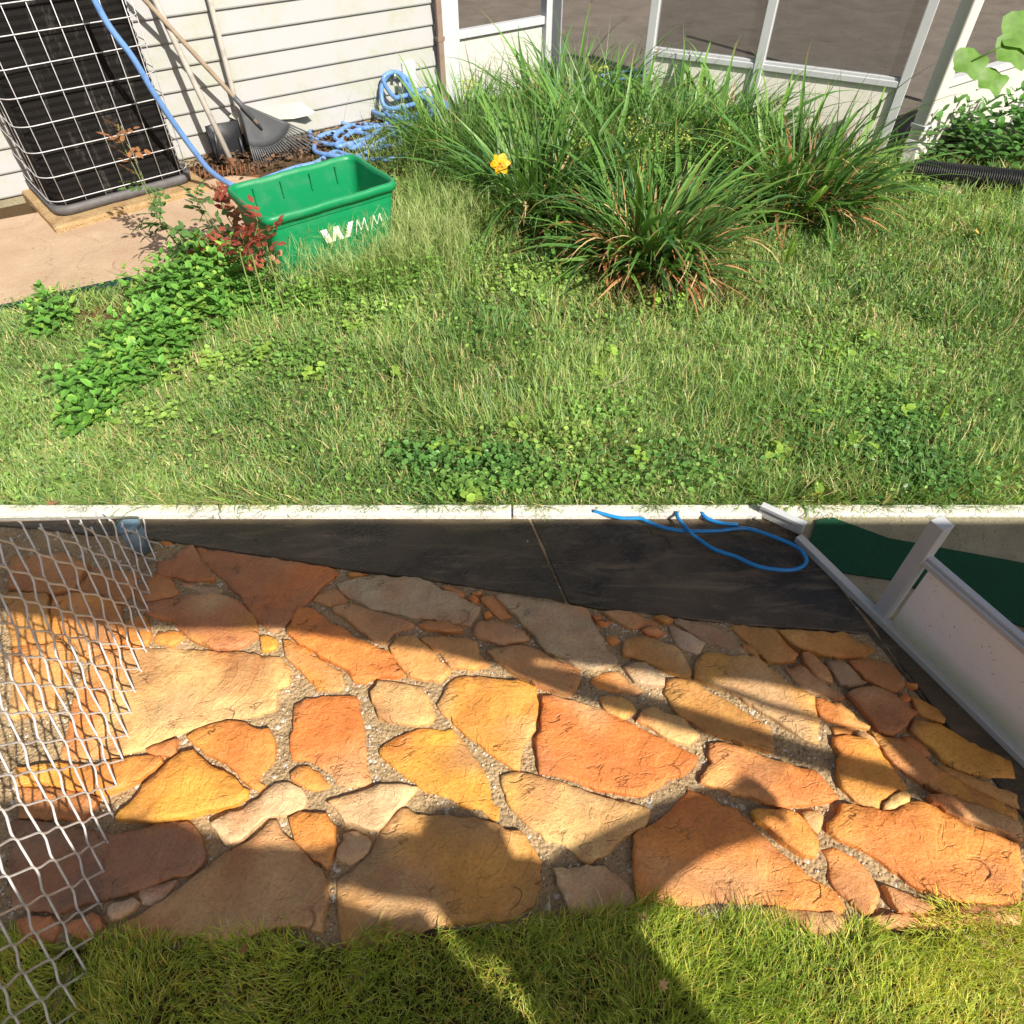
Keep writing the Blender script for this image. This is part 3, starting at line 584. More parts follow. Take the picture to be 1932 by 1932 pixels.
for s0, s1 in ((.045, t-.025), (t+.025, PL-.045)):
    a = PA+PD*s0; b = PA+PD*s1; part('screen', [a+Vector((0, 0, .362)), b+Vector((0, 0, .362)), b+Vector((0, 0, 2.05)), a+Vector((0, 0, 2.05))], [(0, 1, 2, 3)], sm.m, porch2)
# corner downspout, return wall
QB = Vector((2.06, 3.80, 0)); QD = Vector((.82, .57, 0)).normalized()
ds2 = thing('white_downspout', 'square white downspout at the porch corner beside the black drain pipe', 'downspout', QB)
box('pipe', QB+Vector((0, 0, .10)), .085, .07, 2.0, BOARD, ds2, QD, .008)
box('strap', QB+Vector((0, 0, .16)), .095, .08, .018, WHITE, ds2, QD, .002)
vs = []
for z, off, s in ((.11, 0, .045), (.05, .03, .05), (.0, .065, .055)):
    c0 = QB+Vector((-.2, -1, 0)).normalized()*off
    for a_, b_ in ((-1, -1), (1, -1), (1, 1), (-1, 1)): vs.append(c0+QD*(a_*s)+Vector((-QD.y, QD.x, 0))*(b_*s*.8)+Vector((0, 0, z)))
fs = [(0, 1, 2, 3), (11, 10, 9, 8)]+[(k*4+i, (k+1)*4+i, (k+1)*4+(i+1) % 4, k*4+(i+1) % 4) for k in range(2) for i in range(4)]
bevel(part('elbow', vs, fs, BOARD, ds2), .006)
porch3 = thing('porch_side_wall', 'white porch side wall beyond the corner behind the leafy plant', 'porch', QB)
q0 = QB+QD*.05; box('kick_board', q0+QD*1.2, 2.4, .02, .33, BOARD, porch3, QD)
box('top_rail', q0+QD*1.2+Vector((0, 0, .33)), 2.4, .05, .035, WHITE, porch3, QD, .003)
box('post', q0+QD*.9-Vector((0, 0, .002)), .05, .056, 2.1, WHITE, porch3, QD, .003)
# corrugated black drain pipe
cp = thing('drain_pipe', 'black corrugated drain pipe lying on the soil at the porch corner', 'drain pipe', at(1780, 330))
c0, c1 = at(1722, 322, .05), at(1990, 350, .05); dcp = (c1-c0).normalized(); nseg = 60; Pp = []; Rr = []
for i in range(nseg*4):
    s = i/4; Pp.append(c0+(c1-c0)*(s/nseg)); Rr.append((.052, .052, .044, .044)[i % 4])
tube('pipe', Pp, Rr, PIPEB, cp, 16)

# ------------------------------------------------------------------ air conditioner
fl, fr = at(112, 413, .045), at(366, 343, .045); fl.z = fr.z = 0
AD = (fr-fl).normalized(); AN = Vector((-AD.y, AD.x, 0)); AW = (fr-fl).length
acc = (fl+fr)/2+AN*(AW/2)
ac = thing('air_conditioner', 'black louvered air conditioner with a grey wire guard on a concrete pad', 'air conditioner', acc)
def rrect(hw, r, n=6):
    out = []
    for cx, cy, a0 in ((hw-r, hw-r, 0), (-hw+r, hw-r, 90), (-hw+r, -hw+r, 180), (hw-r, -hw+r, 270)):
        for k in range(n+1): a = math.radians(a0+90*k/n); out.append((cx+r*math.cos(a), cy+r*math.sin(a)))
    return out
def loc2w(x, y, z): return acc+AD*x+AN*y+Vector((0, 0, z))
ZB, ZT = .065, .95
rows = []; nl = 30
for k in range(nl*2+1):
    z = ZB+(ZT-ZB)*k/(nl*2); rows.append((AW/2-.022+(.003 if k % 2 else 0), z))
vs = []; fs = []; nn = len(rrect(1, .1))
for hw, z in rows: vs += [loc2w(x, y, z) for x, y in rrect(hw, .06)]
for k in range(len(rows)-1):
    for i in range(nn): fs.append((k*nn+i, k*nn+(i+1) % nn, (k+1)*nn+(i+1) % nn, (k+1)*nn+i))
fs.append(tuple(range(nn))[::-1]); fs.append(tuple(range(len(vs)-nn, len(vs))))
part('louvered_body', vs, fs, FINS, ac)
vs = []
for hw, z in ((AW/2-.02, .048), (AW/2+.006, .05), (AW/2+.01, .085), (AW/2-.012, .085)): vs += [loc2w(x, y, z) for x, y in rrect(hw, .065)]
fs = [(k*nn+i, k*nn+(i+1) % nn, (k+1)*nn+(i+1) % nn, (k+1)*nn+i) for k in range(3) for i in range(nn)]
part('base_pan', vs, fs, PANM, ac, True)
for k in range(9):
    z = ZB+.045+k*.099; tube('guard_wire', [loc2w(x, y, z+noise.noise(Vector((x*3, y*3, k)))*.008) for x, y in rrect(AW/2+.004, .065)], .0022, WIREG, ac, 5, True)
per = rrect(AW/2, .065, 1)
for side in range(4):
    ang = side*math.pi/2
    for k in range(7):
        x = -AW/2+.05+k*(AW-.1)/6; y = -AW/2; X_ = x*math.cos(ang)-y*math.sin(ang); Y_2 = x*math.sin(ang)+y*math.cos(ang)
        tube('guard_wire', [loc2w(X_, Y_2, ZB+.01), loc2w(X_*1.004, Y_2*1.004, .5), loc2w(X_, Y_2, ZT-.02)], .002, WIREG, ac, 5)
pc = acc+Vector((0, 0, -.02)); tp = box('ac_pad', pc-AN*.03, AW+.09, AW+.10, .068, PADC, None, AD, .01)
tag(tp, 'rough brown aggregate concrete pad under the air conditioner', 'concrete pad')
m_ = tp.modifiers.new('s', 'SUBSURF'); m_.subdivision_type = 'SIMPLE'; m_.levels = m_.render_levels = 4
tx = bpy.data.textures.new('rough', 'CLOUDS'); tx.noise_scale = .03; dm = tp.modifiers.new('d', 'DISPLACE'); dm.texture = tx; dm.strength = .008; dm.mid_level = .5

# ------------------------------------------------------------------ tools against the wall
rk = thing('leaf_rake', 'grey plastic fan leaf rake leaning on the siding with tines down', 'rake', atw(540, 300, .12))
def C1(x, y): return ((x/3.22+90)*.94336, (y/3.22+90)*.94336)
def fanpt(s, r_):      # s across the fan 0..1, r_ from hub to tine tips 0..1
    hub = C1(1245, 365); L = C1(1362, 842); Rr_ = C1(1800, 600)
    aL = math.atan2(L[1]-hub[1], L[0]-hub[0]); aR = math.atan2(Rr_[1]-hub[1], Rr_[0]-hub[0]); a = aL+(aR-aL)*s
    dL = math.hypot(L[0]-hub[0], L[1]-hub[1]); dR = math.hypot(Rr_[0]-hub[0], Rr_[1]-hub[1]); d = (dL+(dR-dL)*s)*(1+.10*math.sin(math.pi*s))*r_
    u, v = hub[0]+d*math.cos(a), hub[1]+d*math.sin(a); return atw(u, v, .13+.07*r_+.02*(r_ > .95))
NS = 14; vs = []; fs = []
for j in range(8):
    r_ = .04+.56*j/7
    for i in range(NS+1): vs.append(fanpt(i/NS, r_))
nb = len(vs)
for j in range(7):
    for i in range(NS): a_ = j*(NS+1)+i; fs.append((a_, a_+1, a_+NS+2, a_+NS+1))
o = part('fan_plate', vs, fs, RAKEM, rk, True); sd = o.modifiers.new('t', 'SOLIDIFY'); sd.thickness = .005
for i in range(25):
    s = (i+.5)/25; tube('tine', [fanpt(s, .58), fanpt(s, .75), fanpt(s, .92), fanpt(s, 1.0)+WN*.005], [.0045, .004, .004, .003], RAKEM, rk, 5)
for rr in (.6, .86): tube('cross_band', [fanpt(i/24, rr)+WN*.004 for i in range(25)], .0025, RAKEM, rk, 5)
hub = fanpt(.5, .06); htop = atw(*C1(945, 40), .13); hdir = (htop-hub).normalized()
tube('handle', [fanpt(.5, .3)+WN*.012, hub+WN*.012, hub+hdir*.2+WN*.01, hub+hdir*1.5], [.009, .011, .011, .011], WOODB, rk, 10)
tube('socket', [fanpt(.5, .38)+WN*.012, hub+WN*.012, hub+hdir*.06+WN*.011], [.006, .014, .013], RAKEM, rk, 10)

sh = thing('shovel', 'black bladed flat shovel standing on its edge behind the leaf rake', 'shovel', atw(460, 330, .07))
bl = [C1(1030, 530), C1(1075, 515), C1(1240, 490), C1(1270, 520), C1(1300, 650), C1(1335, 780), C1(1280, 805), C1(1120, 800), C1(1085, 700), C1(1050, 600)]
vs = [atw(u, v, .065) for u, v in bl]; cc_ = sum(vs, Vector())/len(vs)-WN*.02; k = len(vs); vs.append(cc_)
o = part('blade', vs, [(i, (i+1) % k, k) for i in range(k)], BLACKP, sh, True); sd = o.modifiers.new('t', 'SOLIDIFY'); sd.thickness = .004
for i in ((1, 2), (9, 8)): pass
tube('blade_rib', [atw(*C1(1250, 590), .07), atw(*C1(1300, 770), .075)], .008, BLACKP, sh)
tube('blade_rib', [atw(*C1(1090, 560), .07), atw(*C1(1130, 760), .075)], .008, BLACKP, sh)
tube('blade_lip', [vs[0], vs[1], vs[2], vs[3]], .004, BLACKP, sh)
a, b = atw(*C1(1262, 500), .075), atw(*C1(1145, 40), .06); d = (b-a).normalized()
tube('handle', [a-d*.05, a, a+d*.9], .0125, WOOD, sh, 10)

br = thing('bow_rake', 'rusty garden rake with weathered wooden handle leaning beside the air conditioner', 'rake', at(430, 338))
a, b = at(447, 326, .02), atw(*C1(865, 40), .15); d = (b-a).normalized()
tube('handle', [a+d*.07, a+d*.4, a+d*1.55], .0135, WOOD, br, 10); tube('ferrule', [a, a+d*.075], [.007, .012], RUST, br, 8)
h0, h1 = at(371, 341, .012), at(490, 332, .012); tube('head_bar', [h0, h1], .006, RUST, br, 6)
for i in range(15): p = h0.lerp(h1, i/14); tube('tine', [p, p+Vector((0, .01, .035)), p+Vector((0, .025, .055))], [.004, .0035, .002], RUST, br, 5)
tube('bow', catmull([h0.lerp(h1, .1), h0.lerp(h1, .3)+Vector((0, .02, .03)), a, h0.lerp(h1, .8)+Vector((0, .03, .02)), h0.lerp(h1, .95)], 5), .004, RUST, br, 6)

tn = thing('splash_guard', 'bent pale sheet leaning on the siding behind the leaf rake', 'sheet', atw(540, 235, .04))
pp = [C1(1182, 462), C1(1215, 430), C1(1640, 365), C1(1742, 432), C1(1700, 455), C1(1600, 475), C1(1250, 492)]
vs = [atw(u, v, .03+(.05 if i in (0, 3, 4) else 0)) for i, (u, v) in enumerate(pp)]
o = part('sheet', vs, [(0, 1, 6), (1, 2, 5, 6), (2, 3, 4, 5)], TINM, tn); o.modifiers.new('t', 'SOLIDIFY').thickness = .003

# hoses --------------------------------------------------------------
h = thing('garden_hose', 'long blue garden hose heaped in loops below the wall tap', 'hose', atw(760, 230, .15))
R = random.Random(5); pts = []
top = atw(762, 140, .04)
def C2(x, y): return ((x/3.22+650)*.94336, (y/3.22+90)*.94336)
def loop(cu, cv, ru, rv, n=10, z=.02, ph=0., wob=.12, wall=None):
    out = []
    for k in range(n):
        a = ph+2*math.pi*k/n; f = 1+R.uniform(-wob, wob); u = cu+ru*f*math.cos(a); v = cv+rv*f*math.sin(a)
        out.append(at(u, v, z+R.uniform(0, .02)) if wall is None else atw(u, v, wall+R.uniform(0, .03)))
    return out
P = [atw(802, 168, .04)]
P += [atw(*C2(500, 330), .05), atw(*C2(440, 330), .07), atw(*C2(375, 220), .06), atw(*C2(450, 175), .05), atw(*C2(540, 230), .05), atw(*C2(560, 330), .07)]
P += loop(*C2(560, 400), 52, 22, 10, .06, -.5)+loop(*C2(620, 380), 44, 26, 9, .05, 0)
P += [atw(*C2(420, 410), .09), atw(*C2(362, 300), .06), atw(*C2(400, 200), .05), atw(*C2(470, 180), .05), atw(*C2(530, 260), .06), atw(*C2(600, 320), .08)]
P += loop(*C2(600, 400), 62, 26, 11, .03, .2)
P += loop(*C2(250, 480), 48, 17, 11, .02, .5)+loop(*C2(280, 590), 62, 24, 12, .015, 2.)+loop(*C2(210, 560), 85, 32, 12, .012, 1.)
P += loop(*C2(500, 410), 52, 18, 10, .05, 1.)+loop(*C2(120, 640), 62, 24, 10, .012, 0.)+loop(*C2(330, 640), 70, 28, 10, .012, 3.)
P += [at(*C2(60, 690), .015), at(*C2(-60, 760), .015), at(560, 316, .02), at(520, 330, .02), at(460, 352, .03)]
tube('hose', catmull(P, 6), .0125, HOSE, h, 8)
tube('coupling', [atw(*C2(478, 240), .055), atw(*C2(490, 300), .06)], .012, BRASS, h, 8)
tube('tap', [atw(*C2(450, 185), .0), atw(*C2(450, 185), .05), atw(*C2(452, 215), .06)], .010, BRASS, h, 8)
h2 = thing('garden_hose', 'blue hose drooping across the air conditioner down to the green bin', 'hose', at(430, 340))
P = [aty(150, -60, 3.1), aty(200, 40, 3.1), aty(250, 108, 3.12), aty(290, 175, 3.15), aty(330, 235, 3.2), aty(370, 290, 3.25), aty(400, 325, 3.3), at(440, 350, .03), at(480, 352, .02), at(560, 320, .02)]
tube('hose', catmull(P, 6), .0125, HOSE, h2, 8)
h3 = thing('garden_hose', 'thin blue hose lying across the doorway floor at the back', 'hose', at(1130, 160))
tube('hose', catmull([at(1010, 190, .02), at(1070, 172, .02), at(1130, 160, .02), at(1190, 145, .02), at(1260, 140, .02)], 6), .008, HOSE, h3, 8)
h3b = thing('garden_hose', 'second thin hose line on the dark green doorway carpet', 'hose', at(1130, 150))
tube('hose', catmull([at(1020, 168, .02), at(1100, 150, .02), at(1170, 136, .02), at(1260, 128, .02)], 6), .008, HOSE, h3b, 8)
h4 = thing('garden_hose', 'wet blue hose curving over the dark concrete slab', 'hose', at(1500, 1060))
def CC(x, y): return U('C', x, y)
def DD(x, y): return U('D', x, y)
P = [at(*CC(640, -30), .012), at(*CC(850, 22), .01), at(*CC(1000, 25), .01), at(*CC(1060, 50), .01), at(*CC(1180, 95), .01), at(*CC(1350, 122), .01), at(*CC(1600, 122), .01), at(*CC(1750, 105), .01), at(*DD(200, 110), .01), at(*DD(380, 170), .01), at(*DD(540, 240), .01), at(*DD(615, 310), .01), at(*DD(625, 370), .01), at(*DD(560, 415), .01), at(*DD(440, 425), .01), at(*DD(250, 395), .01), at(*DD(80, 320), .01), at(*DD(0, 295), .01), at(*CC(1560, 255), .01), at(*CC(1450, 180), .012), at(*CC(1380, 120), .022), at(*CC(1300, 25), .02), at(*CC(1290, -20), .014)]
tube('hose', catmull(P, 7), .0052, HOSE2, h4, 10)
h5 = thing('garden_hose', 'short stretch of wet blue hose near the kerb above the curve', 'hose', at(1430, 990))
tube('hose', catmull([at(*CC(1480, -15), .01), at(*CC(1530, 30), .01), at(*CC(1640, 65), .01), at(*CC(1760, 75), .01)], 6), .0055, HOSE2, h5, 8)

# ------------------------------------------------------------------ green bin
BZ = .35
cL, cB, cR, cF = at(427, 350, BZ), at(640, 300, BZ), at(757, 332, BZ), at(515, 410, BZ)
cen = (cL+cB+cR+cF)/4
ex = ((cR-cF).normalized()+(cB-cL).normalized()).normalized(); ey = Vector((-ex.y, ex.x, 0)); bw_ = .51; bd_ = .325
bn = thing('recycling_bin', 'open green plastic recycling bin standing in the weeds by the path', 'bin', (cen.x, cen.y, 0))
def binring(w_, d_, z, r=.035, n=5, notch=0.):
    out = []
    for cx, cy, a0 in ((w_/2-r, d_/2-r, 0), (-w_/2+r, d_/2-r, 90), (-w_/2+r, -d_/2+r, 180), (w_/2-r, -d_/2+r, 270)):
        for k in range(n+1): a = math.radians(a0+90*k/n); out.append((cx+r*math.cos(a), cy+r*math.sin(a)))
    dense = []
    for i in range(len(out)):
        p, q = out[i], out[(i+1) % len(out)]; L = math.hypot(q[0]-p[0], q[1]-p[1]); kk = max(1, int(L/.022))
        for j in range(kk): t_ = j/kk; dense.append((p[0]+(q[0]-p[0])*t_, p[1]+(q[1]-p[1])*t_))
    res = []
    for x, y in dense:
        dz = 0
        if notch:
            if abs(abs(x)-w_*.19) < .035 and abs(y) > d_*.4: dz = notch
            if abs(y) < .05 and abs(x) > w_*.4: dz = notch
        res.append(cen+ex*x+ey*y+Vector((0, 0, z-BZ+dz)))
    return res
prof = [(-.075, -.06, .0, 0), (-.01, -.01, BZ-.075, 0), (-.01, -.01, BZ-.055, 0), (.0, .0, BZ-.05, 0), (.0, .0, BZ-.032, 0), (.022, .022, BZ-.03, -.002), (.026, .026, BZ-.012, -.002), (.016, .016, BZ, -.002), (.002, .002, BZ-.001, -.002), (-.006, -.006, BZ-.015, -.004), (-.02, -.02, BZ-.08, 0), (-.085, -.07, .012, 0)]
rings = []
ncount = len(binring(bw_, bd_, 0))
vs = []; fs = []
base_ring = [(p-cen) for p in binring(bw_, bd_, BZ)]
for dw, dd, z, nt in prof:
    rr = []
    for q in base_ring:
        x, y = q.dot(ex), q.dot(ey); sx = (bw_+dw)/bw_; sy = (bd_+dd)/bd_; dz = 0
        if nt and ((abs(abs(x)-bw_*.19) < .04 and abs(y) > bd_*.4) or (abs(y) < .05 and abs(x) > bw_*.4)): dz = nt
        rr.append(cen+ex*(x*sx)+ey*(y*sy)+Vector((0, 0, z-BZ+dz)))
    vs += rr
nq = len(base_ring)
for k in range(len(prof)-1):
    for i in range(nq): fs.append((k*nq+i, k*nq+(i+1) % nq, (k+1)*nq+(i+1) % nq, (k+1)*nq+i))
fs.append(tuple(range(nq))[::-1]); fs.append(tuple(range(len(vs)-nq, len(vs))))
k0, k1 = 3*nq, 9*nq
rimf = [f for f in fs if min(f) >= k0 and max(f) < 10*nq]; bodyf = [f for f in fs if f not in rimf]
part('body', vs, bodyf, BINM, bn, False); bo = part('rim', vs[k0:10*nq], [tuple(i-k0 for i in f) for f in rimf], BINM, bn, True)
for s in (-.12, .0, .12):
    b0 = cen+ex*s+ey*(-bd_/2+.004)+Vector((0, 0, -BZ)); b0.z = 0
for s in (-.17, -.06, .06, .17):   # slots inside the back wall
    c0 = cen+ex*s+ey*(bd_/2-.012); c0.z = BZ-.085; box('rib', c0, .006, .01, .06, BINM, bn, ex)
# printed lettering: a big white W beside an outlined M
def onface(a_, z):   # point on the tapered front long face
    k = z/(BZ-.075); hw = bd_/2-.03*(1-k)-.005; return cen+ex*a_-ey*(hw+.0015)+Vector((0, 0, z-BZ))
def strip(pts, wd, mat, name, nv=None):
    vs = []; fs = []
    for i in range(len(pts)-1):
        (x0, z0), (x1, z1) = pts[i], pts[i+1]; b_ = len(vs); x0 *= 1.35; x1 *= 1.35
        vs += [onface(x0-wd/2, z0), onface(x0+wd/2, z0), onface(x1+wd/2, z1), onface(x1-wd/2, z1)]; fs.append((b_, b_+1, b_+2, b_+3))
    return vs, fs
x0 = .012; zt = .248; zb = .172
vs = []; fs = []
def addp(P_):
    b_ = len(vs); vs.extend(onface(x*1.35, z) for x, z in P_); fs.append(tuple(range(b_, b_+len(P_))))
for a0, a1, wd in ((-.062, -.042, .018), (-.022, -.037, .012), (-.022, -.004, .013), (.022, .002, .016)):
    addp([(x0+a0, zt), (x0+a0+wd, zt), (x0+a1+wd, zb), (x0+a1, zb)])
part('logo_letter', vs, fs, BINP, bn)
for px in ([(.052, zb+.006), (.062, zt), (.072, zb+.03), (.084, zt), (.094, zb+.006)], [(.102, zb+.01), (.113, zt-.002), (.122, zb+.034), (.133, zt-.002), (.142, zb+.012)]):
    a_, b_ = strip(px, .0035, BINP, 'x'); part('logo_outline', a_, b_, BINP, bn)

# ------------------------------------------------------------------ chain-link fence
F0, F1 = at(300, 1036), at(158, 1850); FD = (F1-F0).normalized(); FL = (F1-F0).length+.10
fence = thing('chain_link_fence', 'galvanised chain link fence sagging along the left edge of the stone patio', 'fence', F0)
def ftop(s):       # height of the sagging mesh along the run
    p = F0+FD*s; return max(.02, min(1.15, EYE-p.y*math.tan(PITCH)*1.0-.0))-.02
FO = Vector((-1, 0, 0)); sp = .027
k = 0; s = .0
def fpt(s, z):     # the mesh billows outwards a little
    bow = .03*math.sin(min(1, z/.9)*2.2)+.012*noise.noise(Vector((s*5, z*4, 0))); return F0+FD*s+FO*bow+Vector((0, 0, z))
dz = .052; i = 0
while s < FL:
    zt_ = ftop(s); pts = []; j = 0; z = .0
    while z < zt_:
        sgn = 1 if (i+j) % 2 else -1; off = sgn*sp*.5; dep = .0022*(1 if j % 2 else -1)
        for kk in (-.30, -.08, .08, .30):
            zz = z+dz*kk*.9; pts.append(fpt(s+off*(1.0 if abs(kk) < .2 else .60), zz)+FO*dep)
        z += dz; j += 1
    if len(pts) > 3: tube('fence_wire', pts, .0021, FENCEW, fence, 5)
    s += sp*1.0; i += 1
pf = at(268, 1034); tube('end_post', [pf, pf+Vector((0, 0, .085))], .026, POSTM, fence, 16); tube('post_cap', [pf+Vector((0, 0, .085)), pf+Vector((0, 0, .095)), pf+Vector((0, 0, .1))], [.029, .027, .012], POSTM, fence, 16)
P = [fpt(s_, ftop(s_)) for s_ in np.linspace(0, FL, 12)]
tube('top_wire', P, .003, FENCEW, fence, 6)

# ------------------------------------------------------------------ low porch wall at right of the patio
KA, KB = at(1655, 1152), at(1990, 1478); KD = (KB-KA).normalized(); KN = Vector((KD.y, -KD.x, 0)); KL = (KB-KA).length
if KN.x > 0: KN = -KN
kp = thing('low_porch_wall', 'mossy white kick panel with a metal frame beside the dark slab', 'porch wall', KA)
box('panel_board', KA+KD*(KL/2+.03)+Vector((0, 0, .012)), KL-.03, .012, .205, MOSSB, kp, KD)
box('top_rail', KA+KD*(KL/2)+Vector((0, 0, .217)), KL, .03, .014, WHITE, kp, KD, .002)
box('rail_lip', KA+KD*(KL/2)+Vector((0, 0, .231)), KL, .016, .008, WHITE, kp, KD, .001)
box('frame_post', KA+KD*.012, .034, .034, .33, WHITE, kp, KD, .002)
S0 = at(1497, 1020); sill_l = (KB-S0).length
box('sill', (S0+KB)/2-Vector((0, 0, .01)), sill_l, .022, .024, BOARD, kp, KD, .002)
for t_ in np.arange(.36, .9, .045):
    p = S0+KD*(sill_l*t_)+KN*.0125+Vector((0, 0, .006)); tube('rivet', [p, p+KN*.002], .0022, RUST, kp, 8)
FLR = [S0, KB, at(2300, 1400), at(2300, 976), at(1440, 976)]
FLR[-1] = Vector((S0.x+.02, SEAM-.004, 0)); FLR[-2] = Vector((2.4, SEAM-.004, 0))
tag(sheet('entry_floor', [(p.x+.015, p.y) for p in FLR], .004, TANC, .04), kind='structure')
cg = [at(*DD(640, 250)), at(*DD(890, 460)), at(*DD(1290, 520)), at(*DD(1500, 600)), at(2050, 1230), at(2050, 1090), at(*DD(1250, 200)), at(*DD(820, 40)), at(*DD(700, 60))]
tag(sheet('entry_carpet', [(p.x, p.y) for p in cg], .012, CARPET, .006), 'dark green outdoor carpet behind the low mossy white panel', 'carpet')
lp = thing('door_panel', 'small white framed panel edge beside the coiled blue hose', 'panel', at(1470, 985))
la, lb = at(1430, 970), at(1512, 1008); ld = (lb-la).normalized()
box('panel_board', (la+lb)/2, (lb-la).length, .012, .03, BOARD, lp, ld, .002); box('frame_bar', (la+lb)/2+Vector((0, 0, .03)), (lb-la).length, .02, .012, WHITE, lp, ld, .002)

# ------------------------------------------------------------------ added blockers, out of frame, shaped to cast the patio shade
def plate(name, pts, z, th, mat, label, cat):
    q = [casts(u, v, z) for u, v in pts]; t_ = thing(name, label, cat, sum(q, Vector())/len(q))
    vs, fs = prism_vf([(p.x, p.y) for p in q], z, z+th); part('cloth', vs, fs, mat, t_)
    return t_
sail = [(-350, 1120), (99, 1166), (241, 1188), (400, 1187), (510, 1186), (700, 1214), (830, 1232), (909, 1252), (965, 1264), (1010, 1245), (1182, 1262), (1309, 1282), (1420, 1286), (1527, 1306), (1588, 1330), (1644, 1372), (1685, 1415), (1746, 1475), (1832, 1545), (2100, 1700), (2300, 1400), (2300, 990), (-350, 990)]
plate('added_shade_sail', sail, 1.5, .01, BLOCKM, 'added tan cloth overhead, out of view, that shades the dark slab', 'shadow caster')  # added cloth, cut so its shadow covers the slab and far stones
def beam(name, pts, z, r, label):
    t_ = thing(name, label, 'pole', casts(*pts[0], z)); tube('pole', [casts(u, v, z) for u, v in pts], r, WOOD, t_, 10)
t_ = thing('added_beam', 'added timber beam, out of view, casting the wide dark band across the stones', 'beam', casts(1300, 1350, 1.52))  # added beam, its outline projected up from the wanted shadow band
band = [(962, 1255), (1094, 1277), (1216, 1318), (1368, 1365), (1548, 1421), (1673, 1451), (1760, 1480), (1832, 1563), (1759, 1517), (1690, 1495), (1539, 1453), (1323, 1387), (1067, 1311), (962, 1268)]
q = [casts(u, v, 1.52) for u, v in band]; vs, fs = prism_vf([(p.x, p.y) for p in q], 1.52, 1.54); part('timber', vs, fs, WOOD, t_)
beam('added_pole', [(1250, 1262), (1368, 1299), (1453, 1331), (1539, 1355), (1620, 1385)], 1.56, .008, 'added thin pole, out of view, casting the narrow shadow line')  # added pole, only there to drop a thin shadow line
left = [(-350, 1490), (97, 1528), (223, 1544), (338, 1555), (385, 1582), (460, 1601), (570, 1606), (660, 1600), (787, 1575), (800, 1632), (633, 1668), (600, 1690), (660, 1712), (731, 1736), (800, 1725), (900, 1850), (1100, 2000), (-350, 2100)]
plate('added_shade_cloth', left, 1.5, .01, BLOCKM, 'second added cloth, out of view, darkening the lower left stones and grass', 'shadow caster')  # added cloth, shaped to put the lower left corner in shade

# the photographer, seen only as a shadow
pe = thing('person', 'person in shirt and cap standing just outside the frame, arms raised with a phone', 'person', casts(850, 1570, 1.6).to_2d().to_3d())
def J(u, v, z): return casts(u, v, z)
head = J(895, 1650, 1.45); neck = J(950, 1690, 1.40); sc = J(1025, 1735, 1.35); hip = Vector((sc.x+.03, sc.y-.02, .92))
shR = J(1085, 1710, 1.36); elR = J(1215, 1605, 1.34); haR = J(1372, 1528, 1.35); shL = J(970, 1730, 1.36); elL = J(850, 1640, 1.34); haL = J(690, 1635, 1.36)
side = (shR-shL); side.z = 0; side = side.normalized()
hR, hL = hip+side*.10, hip-side*.10
verts = [hip, hip.lerp(sc, .35), hip.lerp(sc, .7), sc, neck, head-Vector((0, 0, .04)), head, head+Vector((0, 0, .05)), shR, elR, haR, shL, elL, haL, hR, Vector((hR.x, hR.y+.03, .48)), Vector((hR.x, hR.y, .08)), Vector((hR.x-.02, hR.y+.17, .03)), hL, Vector((hL.x, hL.y+.03, .48)), Vector((hL.x, hL.y, .08)), Vector((hL.x-.02, hL.y+.17, .03))]
edges = [(0, 1), (1, 2), (2, 3), (3, 4), (4, 5), (5, 6), (6, 7), (3, 8), (8, 9), (9, 10), (3, 11), (11, 12), (12, 13), (0, 14), (14, 15), (15, 16), (16, 17), (0, 18), (18, 19), (19, 20), (20, 21)]
rad = [.13, .12, .135, .12, .05, .06, .075, .06, .062, .05, .035, .065, .05, .035, .10, .06, .045, .035, .10, .06, .045, .035]
def fingers(h_, d_, u_):
    s_ = d_.cross(u_).normalized(); hi = verts.index(h_)
    for k_, (o_, l_) in enumerate(((-.03, .075), (-.01, .085), (.01, .082), (.03, .065), (.04, .03))):
        b_ = len(verts); dd_ = d_ if k_ < 4 else (d_+s_*.5).normalized()
        verts.append(h_+s_*o_+dd_*.045); verts.append(h_+s_*o_+dd_*(.045+l_*.4)+u_*.005-s_*0.); verts.append(h_+s_*o_*.8+dd_*(.045+l_*.55)-u_*.03); edges.extend([(hi, b_), (b_, b_+1), (b_+1, b_+2)]); rad.extend([.011, .009, .008])
fingers(haR, (haR-elR).normalized(), Vector((0, 0, 1))); fingers(haL, (haL-elL).normalized(), Vector((0, 0, 1)))
me = bpy.data.meshes.new('body'); me.from_pydata([tuple(v-pe.location) for v in verts], edges, []); bo = new_obj('body', me, STRAW, pe)
sk = bo.modifiers.new('skin', 'SKIN')
for i, v in enumerate(me.skin_vertices[0].data): v.radius = (rad[i], rad[i]*(.75 if i < 4 else 1)); v.use_root = (i == 0)
bo.modifiers.new('sub', 'SUBSURF').levels = 1; bo.modifiers['sub'].render_levels = 2
hv = [head+Vector((0, 0, .06))+Vector((math.cos(a)*.105, math.sin(a)*.115, 0)) for a in np.linspace(0, 6.28, 17)[:-1]]
tube('cap', [head+Vector((0, 0, .03)), head+Vector((0, 0, .06)), head+Vector((0, 0, .08)), head+Vector((0, 0, .085))], [.08, .075, .055, .02], STRAW, pe, 16)
bf = (J(810, 1530, 1.6)-head); bf.z = 0; bf = bf.normalized()
bs = Vector((-bf.y, bf.x, 0)); c_ = head+Vector((0, 0, .05))
part('cap_brim', [c_+bs*.09, c_-bs*.09, c_-bs*.07+bf*.16, c_+bf*.19, c_+bs*.07+bf*.16], [(0, 1, 2, 3, 4)], STRAW, pe).modifiers.new('t', 'SOLIDIFY').thickness = .006


